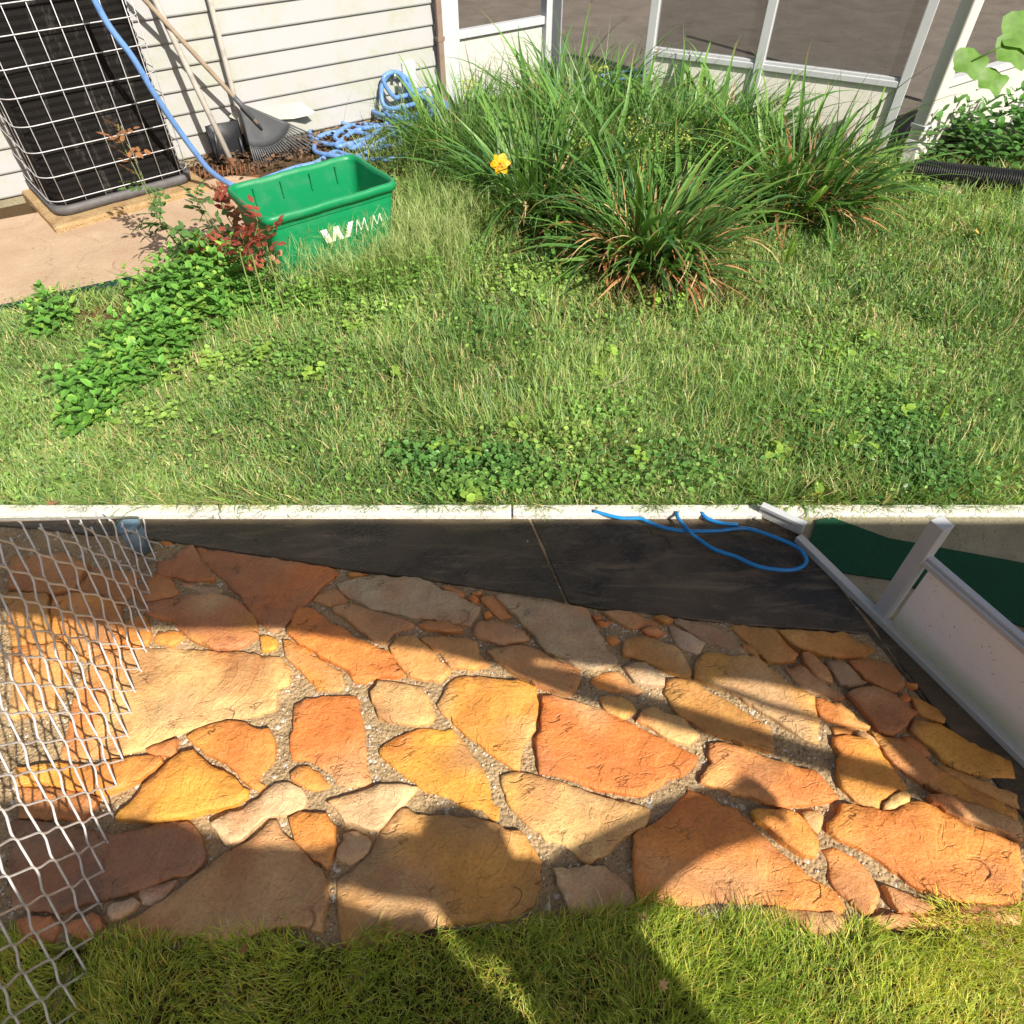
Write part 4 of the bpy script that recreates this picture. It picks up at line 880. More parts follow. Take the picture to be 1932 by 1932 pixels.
# ------------------------------------------------------------------ lawns
LOWER = [at(u, v) for u, v in [(-400, 1790), (180, 1775), (400, 1767), (620, 1762), (830, 1752), (1040, 1727), (1180, 1702), (1290, 1718), (1400, 1742), (1560, 1762), (1700, 1742), (1835, 1695), (2300, 1660)]]
LOWP = [(p.x, p.y) for p in LOWER]+[(2, -1.5), (-2, -1.5)]
tag(grid('lawn_soil_near', -1.9, 1.9, -1.4, .42, .03, lambda x, y: np.where(inpoly(x, y, LOWP), -.008, -.05)+.004*fnoise(x, y, 12, 9), SOIL), kind='structure')
tag(grid('lawn_soil', -6, 6, SEAM2, 9, .12, lambda x, y: -.014-.0*x+.012*(fnoise(x, y, 2.5, 8)-.5)*(y > SEAM2+.1), SOIL), kind='structure')

def blades(X, Yb, L, W, az, th0, curl, C, segs=3, z0=0., twist=None, tipc=None):
    n = len(X); P = np.stack([X, Yb, np.full(n, z0) if np.isscalar(z0) else z0], 1); dr = np.stack([np.cos(az), np.sin(az)], 1)
    tw = az+math.pi/2+(nr.normal(0, .5, n) if twist is None else twist); sd = np.stack([np.cos(tw), np.sin(tw), np.zeros(n)], 1)
    V = np.zeros((n, 2*segs+1, 3)); CC_ = np.zeros((n, 2*segs+1, 3)); th = th0.copy() if hasattr(th0, 'copy') else np.full(n, th0)
    for k in range(segs+1):
        t = k/segs; w_ = W*(1-t**1.6)*(.75+.5*math.sin(math.pi*min(1, t*1.1))) if segs > 1 else W*(1-t)
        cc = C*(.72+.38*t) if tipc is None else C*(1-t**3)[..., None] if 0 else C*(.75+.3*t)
        if k < segs:
            V[:, 2*k] = P-sd*w_[:, None]/2; V[:, 2*k+1] = P+sd*w_[:, None]/2; CC_[:, 2*k] = CC_[:, 2*k+1] = cc
            st = (L/segs)[:, None]; P = P+np.concatenate([dr*np.sin(th)[:, None], np.cos(th)[:, None]], 1)*st; th = th+curl/segs
            P[:, 2] = np.maximum(P[:, 2], .004)
        else: V[:, 2*segs] = P; CC_[:, 2*segs] = cc if tipc is None else np.where(nr.random(n)[:, None] < .35, np.array(tipc)[None], cc)
    f = []
    for k in range(segs-1): f += [(2*k, 2*k+1, 2*k+3), (2*k, 2*k+3, 2*k+2)]
    f.append((2*segs-2, 2*segs-1, 2*segs)); f = np.array(f); m_ = 2*segs+1
    F3 = (f[None]+np.arange(n)[:, None, None]*m_).reshape(-1, 3); return V.reshape(-1, 3), F3, CC_.reshape(-1, 3)
def join(parts_):
    V, F, C, b = [], [], [], 0
    for v, f, c in parts_: V.append(v); F.append(f+b); C.append(c); b += len(v)
    return np.concatenate(V), np.concatenate(F), np.concatenate(C)
def grasscol(x, y, n, straw=.1, seed=30):
    a = np.array([(.14, .25, .06)]); b = np.array([(.33, .45, .13)]); t = np.clip(fnoise(x, y, 3.5, seed)*.8+fnoise(x, y, 14, seed+1)*.5-.2, 0, 1)[:, None]
    c = a*(1-t)+b*t; c = c*nr.uniform(.65, 1.4, (n, 1)); blu = nr.random(n) < .25; c[blu] = c[blu]*np.array([.85, .95, 1.5])
    s_ = nr.random(n) < straw*(.3+1.6*fnoise(x, y, 5, seed+2)); c[s_] = np.array([(.60, .50, .26)])*nr.uniform(.6, 1.3, (s_.sum(), 1)); return np.clip(c, 0, .7)
YARD = [(-3.6, SEAM2+.004), (3.6, SEAM2+.004), (3.6, 4.6), (2.1, 3.70), (1.93, 3.80), (.75, 4.36), (.3, 4.85), (-.25, 4.5), (-.75, 4.15), (-1.0, 3.75), (-1.25, 3.3), (-3.6, 2.4)]
def notpath(x, y):
    return ~inpoly(x, y, PATHP) & ~((np.abs((x-cen.x)*ex.x+(y-cen.y)*ex.y) < .2) & (np.abs((x-cen.x)*ey.x+(y-cen.y)*ey.y) < .12))
def yardpts(n, y0, y1):
    y = nr.uniform(y0, y1, n); x = nr.uniform(-1, 1, n)*(.80*(y*.68+1.02)+.1); k = inpoly(x, y, YARD) & notpath(x, y); return x[k], y[k]
DIRT = [(1020, 470, 90, 40), (1200, 520, 160, 50), (480, 585, 60, 20), (330, 700, 60, 30), (790, 657, 35, 12), (180, 600, 90, 22), (1720, 335, 90, 18), (1290, 560, 120, 25), (740, 790, 15, 12), (620, 240, 120, 60)]
def dirtmask(x, y):
    d = np.zeros(len(x))
    for u, v, a, b in DIRT:
        c = at(u, v); e1 = (at(u+a, v)-c).length; e2 = abs(at(u, v-b).y-c.y); d = np.maximum(d, np.exp(-((x-c.x)/e1)**2-((y-c.y)/e2)**2))
    return d
sets = []
for y0, y1, n, sg, wk in ((SEAM2, 2.2, 120000, 3, 1.6), (2.2, 3.3, 75000, 3, 1.95), (3.3, 4.7, 50000, 2, 2.3)):
    x, y = yardpts(n, y0, y1); k = nr.random(len(x)) > dirtmask(x, y)*.85; x, y = x[k], y[k]; n = len(x)
    cl = fnoise(x, y, 6, 40); L = (.03+.065*cl*nr.random(n)+.02*nr.random(n)); L *= 1+.5*(fnoise(x, y, 1.7, 44) > .6)
    az = 2*math.pi*1.4*fnoise(x, y, 3.2, 41)+nr.normal(0, 1.7, n)
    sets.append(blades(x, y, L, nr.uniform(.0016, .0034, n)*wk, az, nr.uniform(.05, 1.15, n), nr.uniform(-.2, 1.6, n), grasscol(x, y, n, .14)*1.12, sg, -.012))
# blades hanging over the kerb
n = 5200; x = nr.uniform(-1.6, 1.6, n); x += .05*np.sin(x*40); y = SEAM2+nr.uniform(-.002, .015, n)
sets.append(blades(x, y, nr.uniform(.02, .04, n)*(.6+1.5*fnoise(x, y, 7, 77)), nr.uniform(.0018, .0034, n), nr.normal(-1.57, .9, n), nr.uniform(.3, 1.1, n), nr.uniform(.3, 1.2, n), grasscol(x, y, n, .2), 3, -.01))
V, F3, C = join(sets); tag(soup('lawn_grass', V, F3, C, GRASS), 'sunlit lawn of fine green grass between the slab and the house', 'grass', kind='stuff')
# near lawn strip at the patio's front edge
sets = []
n = 60000; x = nr.uniform(-1.1, 1.1, n); y = nr.uniform(.02, .42, n); wob = .018*(fnoise(x, y, 14, 50)-.5)*2; k = inpoly(x, y-wob, LOWP); x, y = x[k], y[k]; n = len(x)
c = grasscol(x, y, n, .25, 60); c[:, 0] *= 1.75; c[:, 1] *= 1.4; c[:, 2] *= .6
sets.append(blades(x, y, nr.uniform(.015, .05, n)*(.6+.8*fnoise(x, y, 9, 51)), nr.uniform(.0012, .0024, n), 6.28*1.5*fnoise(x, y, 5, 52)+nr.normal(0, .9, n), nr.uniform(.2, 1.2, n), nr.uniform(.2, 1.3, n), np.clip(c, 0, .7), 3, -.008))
V, F3, C = join(sets); tag(soup('lawn_grass', V, F3, C, GRASS), 'short yellow green grass fringe along the near edge of the stones', 'grass', kind='stuff')

# round leaved weeds in the lawn
def leaves(P, dirv, up, L, W, C, name=None):
    """pointed oval leaves: P base (n,3), dirv unit, up unit; 6 triangles each with a folded midrib"""
    n = len(P); s_ = np.cross(dirv, up); s_ /= np.linalg.norm(s_, axis=1, keepdims=True)+1e-9; u2 = np.cross(s_, dirv)
    T = [(0, 0, 0), (.3, .42, .10), (.3, 0, .0), (.3, -.42, .10), (.68, .38, .06), (.68, 0, -.03), (.68, -.38, .06), (1, 0, -.12)]
    V = np.zeros((n, 8, 3)); L_ = L[:, None]; W_a = W[:, None]
    for i, (a, b, c_) in enumerate(T): V[:, i] = P+dirv*(a*L_)+s_*(b*W_a)+u2*(c_*L_*.8)
    f = np.array([(0, 1, 2), (0, 2, 3), (1, 4, 5), (1, 5, 2), (2, 5, 6), (2, 6, 3), (4, 7, 5), (5, 7, 6)])
    CC_ = np.repeat(C[:, None], 8, 1)*np.array([.8, 1.0, .8, 1.0, 1.05, .85, 1.05, 1.0])[None, :, None]
    return V.reshape(-1, 3), (f[None]+np.arange(n)[:, None, None]*8).reshape(-1, 3), CC_.reshape(-1, 3)
def unit(v): return v/(np.linalg.norm(v, axis=1, keepdims=True)+1e-9)
def leafspray(x, y, z, L, C, wr=.6, tilt=.5):
    n = len(x); a = nr.uniform(0, 6.28, n); el = nr.uniform(-.2, tilt, n); d = np.stack([np.cos(a)*np.cos(el), np.sin(a)*np.cos(el), np.sin(el)], 1)
    up = unit(np.stack([nr.normal(0, .35, n), nr.normal(0, .35, n), np.ones(n)], 1)); return leaves(np.stack([x, y, z], 1), d, up, L, L*wr, C)
CLOV = [(1560, 700, 170, 60, 900), (1640, 760, 140, 60, 700), (1700, 850, 120, 70, 900), (1500, 800, 90, 60, 500), (1010, 540, 100, 35, 600), (1010, 500, 70, 25, 350), (880, 470, 110, 35, 600), (560, 690, 110, 35, 500), (700, 600, 120, 40, 500), (420, 700, 60, 25, 220), (940, 640, 90, 30, 300), (1130, 790, 90, 35, 500), (940, 890, 90, 40, 450), (1060, 830, 100, 40, 400), (800, 880, 60, 35, 300), (1750, 900, 90, 40, 500), (1300, 880, 200, 50, 300), (1700, 360, 90, 20, 400), (1640, 330, 40, 20, 200), (780, 350, 50, 40, 200), (300, 800, 50, 25, 120), (1090, 920, 200, 30, 400), (880, 935, 60, 20, 250), (720, 520, 90, 30, 300)]
xs, ys, cs, ls = [], [], [], []
for u, v, a, b, n in CLOV:
    c0 = at(u, v); e1 = abs(at(u+a, v).x-c0.x); e2 = abs(at(u, v-b).y-c0.y); xs.append(nr.normal(c0.x, e1*.55, n)); ys.append(nr.normal(c0.y, e2*.55, n))
    kind = nr.random(); base_ = np.array([(.10, .23, .055), (.26, .40, .09), (.17, .32, .07)][int(kind*3)]); cs.append(base_[None]*nr.uniform(.6, 1.5, (n, 1))); ls.append(nr.uniform(.009, .019, n))
n = 9000; x, y = yardpts(n, SEAM2, 3.3); xs.append(x); ys.append(y); cs.append(np.array([(.20, .35, .08)])*nr.uniform(.5, 1.6, (len(x), 1))); ls.append(nr.uniform(.006, .014, len(x)))
x, y, C, L = np.concatenate(xs), np.concatenate(ys), np.concatenate(cs), np.concatenate(ls); k = inpoly(x, y, YARD) & notpath(x, y); x, y, C, L = x[k], y[k], C[k], L[k]
V, F3, C = leafspray(x, y, nr.uniform(.02, .06, len(x)), L*1.15, C, .85); tag(soup('clover', V, F3, C, LEAF), 'clover and small round leaved weeds scattered in patches through the lawn', 'weeds', kind='stuff')
# brighter single rosettes
sets = []
for u, v, r_ in [(660, 625, 14), (1030, 580, 10), (1245, 570, 12), (1280, 576, 12), (495, 680, 20), (590, 715, 16), (750, 720, 9), (1150, 680, 12), (1120, 715, 9), (975, 815, 26), (1200, 870, 12), (885, 945, 22), (1580, 690, 24), (1640, 640, 14), (1650, 720, 22), (1530, 790, 18), (1600, 840, 20), (1700, 790, 14), (1540, 930, 10), (390, 690, 18), (330, 720, 10), (1640, 860, 16), (1470, 860, 14), (890, 865, 12), (830, 850, 10)]:
    n = int(5+r_*.5); c0 = at(u, v, .02); rr = abs(at(u+r_, v).x-at(u, v).x); x = c0.x+nr.normal(0, rr*.5, n); y = c0.y+nr.normal(0, rr*.5, n)
    sets.append(leafspray(x, y, nr.uniform(.03, .06, n), nr.uniform(.018, .034, n), np.array([(.30, .46, .08)])*nr.uniform(.7, 1.25, (n, 1)), .95, .3))
V, F3, C = join(sets); tag(soup('bright_weeds', V, F3, C, LEAF), 'bright yellow green weed leaves dotted over the lawn', 'weeds', kind='stuff')
# dead thatch and leaf litter
sets = []
for (u, v, a, b), n in zip(DIRT, (1500, 2200, 350, 350, 260, 450, 250, 1300, 60, 0)):
    if n: c0 = at(u, v); e1 = (at(u+a, v)-c0).length; e2 = abs(at(u, v-b).y-c0.y); x = nr.normal(c0.x, e1*.6, n); y = nr.normal(c0.y, e2*.6, n); sets.append(blades(x, y, nr.uniform(.03, .09, n), nr.uniform(.0015, .003, n), nr.uniform(0, 6.28, n), nr.uniform(1.1, 1.6, n), nr.uniform(-.2, .5, n), np.array([(.30, .19, .09)])*nr.uniform(.4, 1.4, (n, 1)), 3, .0))
n = 2600; x, y = yardpts(n, SEAM2, 3.3); n = len(x); sets.append(blades(x, y, nr.uniform(.03, .10, n), nr.uniform(.001, .0022, n), nr.uniform(0, 6.28, n), nr.uniform(.8, 1.5, n), nr.uniform(0, .6, n), np.array([(.42, .33, .17)])*nr.uniform(.6, 1.3, (n, 1)), 3, .02))
V, F3, C = join(sets); tag(soup('dead_grass', V, F3, C, DRY), 'brown dead grass thatch on the bare patches of soil', 'thatch', kind='stuff')
n = 1700; t_ = nr.uniform(0, 1, n); off = np.abs(nr.normal(0, .16, n))+.03; P0 = np.array([WO+WD*.0+WN*0]); s_ = t_*1.75-.1
X = WO.x+WD.x*s_+WN.x*off; Yl = WO.y+WD.y*s_+WN.y*off
V, F3, C = leafspray(X, Yl, nr.uniform(.0, .03, n), nr.uniform(.012, .04, n), np.array([(.13, .08, .05)])*nr.uniform(.3, 2.0, (n, 1)), .55, .6); tag(soup('leaf_litter', V, F3, C, DRY), 'brown dead leaves piled along the foot of the siding', 'leaf litter', kind='stuff')

# ------------------------------------------------------------------ leafy weed bank at left
sets = []; stems = []
def weedstem(bx, by, h_, lean, n_nodes, L0, col):
    az0 = nr.uniform(0, 6.28); d = np.array([math.cos(lean[0])*lean[1], math.sin(lean[0])*lean[1], 1.]); d /= np.linalg.norm(d); P, D, Lf, Cc, UP = [], [], [], [], []
    for k in range(n_nodes):
        t = (k+1)/n_nodes; p = np.array([bx, by, 0])+d*h_*t; a = az0+k*1.57
        for q in (0, 1):
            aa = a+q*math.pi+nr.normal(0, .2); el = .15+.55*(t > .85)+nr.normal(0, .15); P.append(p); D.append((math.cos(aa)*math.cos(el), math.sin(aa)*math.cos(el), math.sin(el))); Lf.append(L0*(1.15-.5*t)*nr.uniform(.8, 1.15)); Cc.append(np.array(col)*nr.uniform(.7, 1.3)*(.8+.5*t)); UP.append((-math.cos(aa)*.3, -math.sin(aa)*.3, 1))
    P.append(p); D.append((0.1, 0.1, 1)); Lf.append(L0*.3); Cc.append(np.array(col)*1.5); UP.append((1, 0, .2))
    Lf = np.array(Lf); return leaves(np.array(P), unit(np.array(D)), unit(np.array(UP)), Lf, Lf*.60, np.array(Cc))
BANK = [(400, 560, 115, 60, 190), (450, 530, 95, 40, 90), (300, 640, 80, 45, 95), (230, 720, 85, 40, 80), (110, 610, 35, 30, 34), (180, 790, 60, 25, 22), (560, 560, 70, 30, 50)]
for bi, (u, v, a, b, n) in enumerate(BANK):
    c0 = at(u, v); e1 = abs(at(u+a, v).x-c0.x); e2 = abs(at(u, v-b).y-c0.y)
    for k in range(n):
        r_ = math.sqrt(nr.random()); g = nr.uniform(0, 6.28); x, y = c0.x+e1*r_*math.cos(g), c0.y+e2*r_*math.sin(g)-.04
        h_ = nr.uniform(.05, .22)*(1-.35*r_)*(.75 if bi > 1 else 1)
        sets.append(weedstem(x, y, h_, (nr.uniform(0, 6.28), .35), 3 if h_ < .1 else 4, nr.uniform(.038, .060), (.12, .28, .05) if nr.random() < .75 else (.24, .38, .07)))
for k in range(170):
    u0 = nr.uniform(520, 830); x, y = at(u0, 590-.28*(u0-540)+nr.uniform(-30, 30)).to_2d(); sets.append(weedstem(x, y, nr.uniform(.07, .15), (nr.uniform(0, 6.28), .3), 3, .03, (.18, .34, .07)))
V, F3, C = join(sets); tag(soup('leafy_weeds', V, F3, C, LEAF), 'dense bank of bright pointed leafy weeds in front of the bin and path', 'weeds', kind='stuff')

# leafy plant at the porch corner, right
rp = thing('leafy_plant', 'dark green pointed leafed plant growing against the porch side wall', 'plant', at(1800, 320))
sets = []
for k in range(60):
    b_ = at(nr.uniform(1740, 1990), nr.uniform(290, 335)); sets.append(weedstem(b_.x, b_.y+nr.uniform(0, .25), nr.uniform(.12, .30), (nr.uniform(0, 6.28), .25), 5, nr.uniform(.06, .10), (.09, .21, .05)))
V, F3, C = join(sets); V -= np.array(rp.location); soup('foliage', V, F3, C, LEAF, rp)
# big overhanging leaf, top right
bl_ = thing('large_leaf_plant', 'large round pale green leaves hanging in from the upper right corner', 'plant', at(2050, 300))
for (u, v, d_, r_) in [(1830, 118, 3.3, .07), (1872, 152, 3.25, .06), (1915, 95, 3.3, .08), (1935, 60, 3.35, .1)]:
    c0 = aty(u, v, d_); vs = [c0]; 
    for k in range(20): a = k/20*6.283; rr = r_*(1+.12*math.cos(a*5)); vs.append(c0+Vector((math.cos(a)*rr, math.sin(a)*rr*.7, math.sin(a)*rr*.6+.01*math.cos(3*a))))
    part('leaf', vs, [(0, k+1, (k+1) % 20+1) for k in range(20)], leafplain('broad_leaf', (.13, .26, .05)) if u == 1830 else bpy.data.materials['broad_leaf'], bl_, True)
tube('stem', [at(2050, 300), aty(2020, 120, 3.35), aty(1905, 80, 3.32), aty(1835, 115, 3.3)], [.008, .007, .005, .003], bpy.data.materials['broad_leaf'], bl_)

# ------------------------------------------------------------------ long leaved daylily clumps
def strap(L, W, th0, curl, col, seed, dry=False):
    r = np.random.default_rng(seed); segs = 9; vs = []; fs = []; cs = []; p = np.array([0., 0., 0.]); th = th0; yaw = 0
    for k in range(segs+1):
        t = k/segs; w_ = W*(.7+.5*math.sin(math.pi*min(1, t*1.3)))*(1-t**2.4)+.0004; s_ = np.array([0, 1, 0]); nrm = np.array([-math.cos(th), 0, math.sin(th)])
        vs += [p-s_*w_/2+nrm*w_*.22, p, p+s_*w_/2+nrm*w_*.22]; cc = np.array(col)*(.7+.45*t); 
        if t > .85 and not dry and r.random() < .4: cc = np.array((.3, .2, .08))
        cs += [cc*1.05, cc*.8, cc*1.05]
        p = p+np.array([math.sin(th)*math.cos(yaw), math.sin(yaw)*.5, math.cos(th)])*L/segs; th += curl/segs*(.4+1.2*t); yaw += r.normal(0, .09)
        if k < segs: a = 3*k; fs += [(a, a+1, a+4), (a, a+4, a+3), (a+1, a+2, a+5), (a+1, a+5, a+4)]
    return np.array(vs), np.array(fs), np.array(cs)
VAR = []
for k in range(16):
    dry = k >= 13; cg_ = [(.10, .23, .055), (.14, .30, .06), (.08, .19, .07), (.18, .34, .07)][k % 4]; cd = [(.50, .28, .13), (.38, .17, .07), (.62, .44, .24)][k % 3]
    V, F3, C = strap(1., .026 if not dry else .022, .12+.5*rnd.random(), .9+1.5*rnd.random()+(.5 if dry else 0), cd if dry else cg_, k, dry)
    o = soup('leaf', V, F3, C, LEAF if not dry else DRY); VAR.append(o.data); bpy.data.objects.remove(o)
def clump(label, u, v, rad, Lm, nobj, nstuff, dryf, name='daylily_clump', front=0., thin=1., upright=0.):
    c0 = at(u, v); t_ = thing(name, label, 'plant', c0, 'daylily clumps in the lawn' if name == 'daylily_clump' else None)
    for k in range(nobj):
        dry = rnd.random() < dryf; me_ = VAR[rnd.randint(13, 15)] if dry else VAR[rnd.randint(0, 12)]
        o = bpy.data.objects.new('leaf', me_); COL.objects.link(o); o.parent = t_; a = rnd.uniform(0, 6.283); r_ = rad*math.sqrt(rnd.random())
        if rnd.random() < front: a = -math.pi/2+rnd.gauss(0, .8)
        ba = a+rnd.gauss(0, .7); o.location = (r_*math.cos(ba), r_*math.sin(ba), -.01); L = Lm*rnd.uniform(.6, 1.15)*(.7 if dry else 1); wv = rnd.uniform(.8, 1.3)*thin*.5/Lm*1.75
        o.scale = (L, L*wv, L); o.rotation_euler = (rnd.gauss(0, .25), rnd.gauss(.12+.25*r_/rad, .18)-upright, a)
    n = nstuff; a = nr.uniform(0, 6.28, n); r_ = rad*1.1*np.sqrt(nr.random(n)); ba = a+nr.normal(0, .8, n); dry = nr.random(n) < dryf*1.2
    c = np.array([(.10, .21, .05)])*nr.uniform(.5, 1.7, (n, 1)); c[dry] = np.array([(.48, .26, .12)])*nr.uniform(.4, 1.4, (dry.sum(), 1))
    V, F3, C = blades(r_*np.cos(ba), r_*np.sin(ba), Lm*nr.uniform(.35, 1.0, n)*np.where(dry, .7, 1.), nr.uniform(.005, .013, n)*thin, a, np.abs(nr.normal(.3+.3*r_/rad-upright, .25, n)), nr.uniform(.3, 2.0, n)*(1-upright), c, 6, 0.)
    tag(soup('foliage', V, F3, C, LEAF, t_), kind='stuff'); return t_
k1 = clump('big front clump of long arching leaves with brown dead leaves at its base', 1225, 488, .20, .60, 260, 500, .30, front=.3)
k2 = clump('right rear clump of dark arching leaves touching the porch wall', 1490, 385, .24, .66, 250, 600, .27)
k3 = clump('left clump of long leaves below the yellow flower', 1010, 400, .18, .62, 150, 600, .10)
k4 = clump('middle clump of long leaves behind the front clump', 1180, 340, .30, .62, 220, 600, .12)
k5 = clump('far left clump of long thin leaves beside the hose heap', 880, 305, .22, .50, 120, 600, .08, thin=.8, upright=.1)
k6 = clump('rear clump of upright leaves in front of the open doorway', 1090, 255, .34, .60, 170, 650, .10, thin=.8, upright=.15)
k7 = clump('rear clump of leaves reaching up the porch wall near its left end', 1330, 300, .26, .60, 180, 600, .15)
# lighter wild grass and seed heads mixed through
sets = []
for u, v, a, b, n, L0 in [(1300, 330, 150, 60, 1400, .38), (1000, 300, 200, 80, 1700, .38), (820, 380, 50, 30, 300, .2), (870, 430, 90, 30, 1300, .24), (800, 470, 70, 20, 900, .2), (640, 560, 90, 16, 1300, .17), (740, 530, 60, 16, 1000, .18), (1620, 330, 60, 30, 300, .25)]:
    c0 = at(u, v); e1 = abs(at(u+a, v).x-c0.x); e2 = abs(at(u, v-b).y-c0.y); x = nr.normal(c0.x, e1*.55, n); y = nr.normal(c0.y, e2*.45, n); k = inpoly(x, y, YARD) & notpath(x, y); x, y = x[k], y[k]; n = len(x)
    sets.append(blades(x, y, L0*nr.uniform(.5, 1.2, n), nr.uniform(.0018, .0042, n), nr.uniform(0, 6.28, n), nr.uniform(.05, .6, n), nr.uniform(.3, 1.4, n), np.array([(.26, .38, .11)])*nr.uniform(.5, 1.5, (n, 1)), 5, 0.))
V, F3, C = join(sets); tag(soup('tall_wild_grass', V, F3, C, GRASS), 'tall thin pale green grass growing between bin, clumps and wall', 'grass', kind='stuff')
sets = []
n = 800; u_ = nr.uniform(540, 880, n); P = np.array([at(a, 560-.25*(a-560)+nr.uniform(-15, 40), 0.) for a in u_]); k = notpath(P[:, 0], P[:, 1]); P = P[k]; n = len(P); h_ = nr.uniform(.14, .30, n); az = nr.uniform(0, 6.28, n); ln = nr.uniform(.05, .5, n)
sets.append(blades(P[:, 0], P[:, 1], h_, np.full(n, .0016), az, ln, np.full(n, .25), np.array([(.46, .54, .22)])*nr.uniform(.7, 1.2, (n, 1)), 4, 0.))
tx_ = P[:, 0]+np.cos(az)*np.sin(ln+.12)*h_*.97; ty_ = P[:, 1]+np.sin(az)*np.sin(ln+.12)*h_*.97; tz_ = np.cos(ln+.12)*h_*.97
for q in range(5):
    sets.append(blades(tx_, ty_, nr.uniform(.03, .075, n), np.full(n, .0018), nr.uniform(0, 6.28, n), nr.uniform(.3, 1.4, n), nr.uniform(-.3, .3, n), np.array([(.48, .56, .24)])*nr.uniform(.7, 1.2, (n, 1)), 2, tz_-nr.uniform(0, .04, n)))
V, F3, C = join(sets); tag(soup('crabgrass', V, F3, C, GRASS), 'thin crabgrass stalks with spidery seed heads in front of the green bin', 'grass', kind='stuff')
# seed umbels and pods
sets = []
for u, v, s_ in [(880, 150, 14), (1130, 120, 10), (1210, 245, 24), (1240, 265, 26), (1180, 290, 20), (1350, 270, 22), (1290, 250, 18), (1100, 260, 12), (1370, 235, 12)]:
    n = int(s_*7); c0 = aty(u, v+12, 3.3); sg = .0016*s_; sets.append(leafspray(c0.x+nr.normal(0, sg, n), c0.y+nr.normal(0, sg, n), c0.z+nr.normal(0, sg*.8, n), nr.uniform(.006, .014, n), np.array([(.46, .52, .12)])*nr.uniform(.6, 1.3, (n, 1)), .7, 1.2))
V, F3, C = join(sets); tag(soup('seed_heads', V, F3, C, LEAF), 'yellow green sedge seed heads among the long leaves', 'seed heads', kind='stuff')

# yellow daylily flower and seed pods
yf = thing('daylily_flower', 'single open yellow flower standing out in front of the leaf clumps', 'flower', at(960, 420))
fc = aty(944, 309, 3.0); fdir = (Vector((0, 0, EYE))-fc+Vector((0, 0, .3))).normalized(); fa = fdir.orthogonal().normalized(); fb = fdir.cross(fa)
PET = leafplain('yellow_petal', (.85, .48, .015), .35)
for k in range(6):
    a = k*math.pi/3+.3; rd = fa*math.cos(a)+fb*math.sin(a); sd = fdir.cross(rd); L = .042; wv = .018 if k % 2 else .013; vs = []
    for j in range(6):
        t_ = j/5; w_ = wv*math.sin(math.pi*(.12+.8*t_)); c_ = fc+rd*(L*t_)+fdir*(.012*t_-.02*t_*t_+.0); vs += [c_-sd*w_+fdir*.003*(j % 2), c_, c_+sd*w_+fdir*.003*((j+1) % 2)]
    part('petal', vs, [(3*j+i, 3*j+i+1, 3*j+4+i, 3*j+3+i) for j in range(5) for i in (0, 1)], PET, yf, True)
for k in range(5): a = k*1.25; tube('stamen', [fc, fc+fdir*.018+fa*.008*math.cos(a)+fb*.008*math.sin(a)], .0009, plain('stamen', (.7, .3, .02)) if k == 0 else bpy.data.materials['stamen'], yf, 5)
tube('stalk', catmull([at(960, 420), aty(955, 370, 3.1), fc-fdir*.03, fc], 4), .0028, leafplain('stalk_green', (.08, .18, .04)), yf, 6)
for i, (u, v, lab) in enumerate([(884, 178, 'pale green seed pod high above the far left clump'), (905, 322, 'pale green seed pod just left of and below the yellow flower'), (930, 180, 'pale green seed pod level with the doorway at left'), (877, 292, 'pale green seed pod up left of the yellow flower'), (1080, 262, 'pale green seed pod in the middle clump'), (1180, 290, 'pale green seed pod over the front clump top'), (1268, 325, 'pale green seed pod at right within the middle clump'), (968, 280, 'pale green seed pod just above the yellow flower')]):
    t_ = thing('seed_pod', lab, 'seed pod', aty(u, v+120, 3.1), 'seed pods among the long leaves'); c0 = aty(u, v+12, 3.1)
    tube('pod', [c0, c0+Vector((0, 0, .008)), c0+Vector((0, 0, .018)), c0+Vector((0, 0, .026))], [.004, .011, .010, .003], bpy.data.materials['broad_leaf'], t_, 8)
    tube('stalk', [aty(u+8, v+110, 3.1), c0], .0016, bpy.data.materials['stalk_green'], t_, 5)

# ------------------------------------------------------------------ rose bush
rs = thing('rose_bush', 'thin rose bush with red new leaves between the concrete path and the bin', 'rose bush', at(400, 520))
GL, RL = leafplain('rose_leaf', (.10, .20, .06)), leafplain('red_rose_leaf', (.30, .07, .045)); OL = leafplain('bronze_rose_leaf', (.32, .15, .07)); CANE = plain('cane', (.20, .24, .08))
def leaflet_mesh(nl, mat):
    vs = []; fs = []
    def lf(p, d, L):
        d = d.normalized(); s_ = Vector((-d.y, d.x, 0)).normalized(); b_ = len(vs)
        for t_, w_ in ((0, 0.001), (.25, .30), (.55, .34), (.8, .2), (1, 0)):
            c_ = p+d*(L*t_)+Vector((0, 0, -.15*L*t_*t_)); vs.extend([c_-s_*(w_*L)+Vector((0, 0, .06*L)), c_, c_+s_*(w_*L)+Vector((0, 0, .06*L))])
        for j in range(4):
            for i in (0, 1): fs.append((b_+3*j+i, b_+3*j+i+1, b_+3*j+4+i, b_+3*j+3+i))
    for k in range(nl//2):
        x = .02+.022*k; lf(Vector((x, 0, 0)), Vector((.5, 1, 0)), .026); lf(Vector((x, 0, 0)), Vector((.5, -1, 0)), .026)
    lf(Vector((.02+.022*(nl//2), 0, 0)), Vector((1, 0, 0)), .032); v2, f2 = tube_vf([Vector((0, 0, 0)), Vector((.06, 0, -.001))], .0008, 4); b_ = len(vs); vs.extend(v2); fs.extend(tuple(i+b_ for i in f) for f in f2)
    me_ = mesh_py('leaf', vs, fs, True); me_.materials.append(mat); return me_
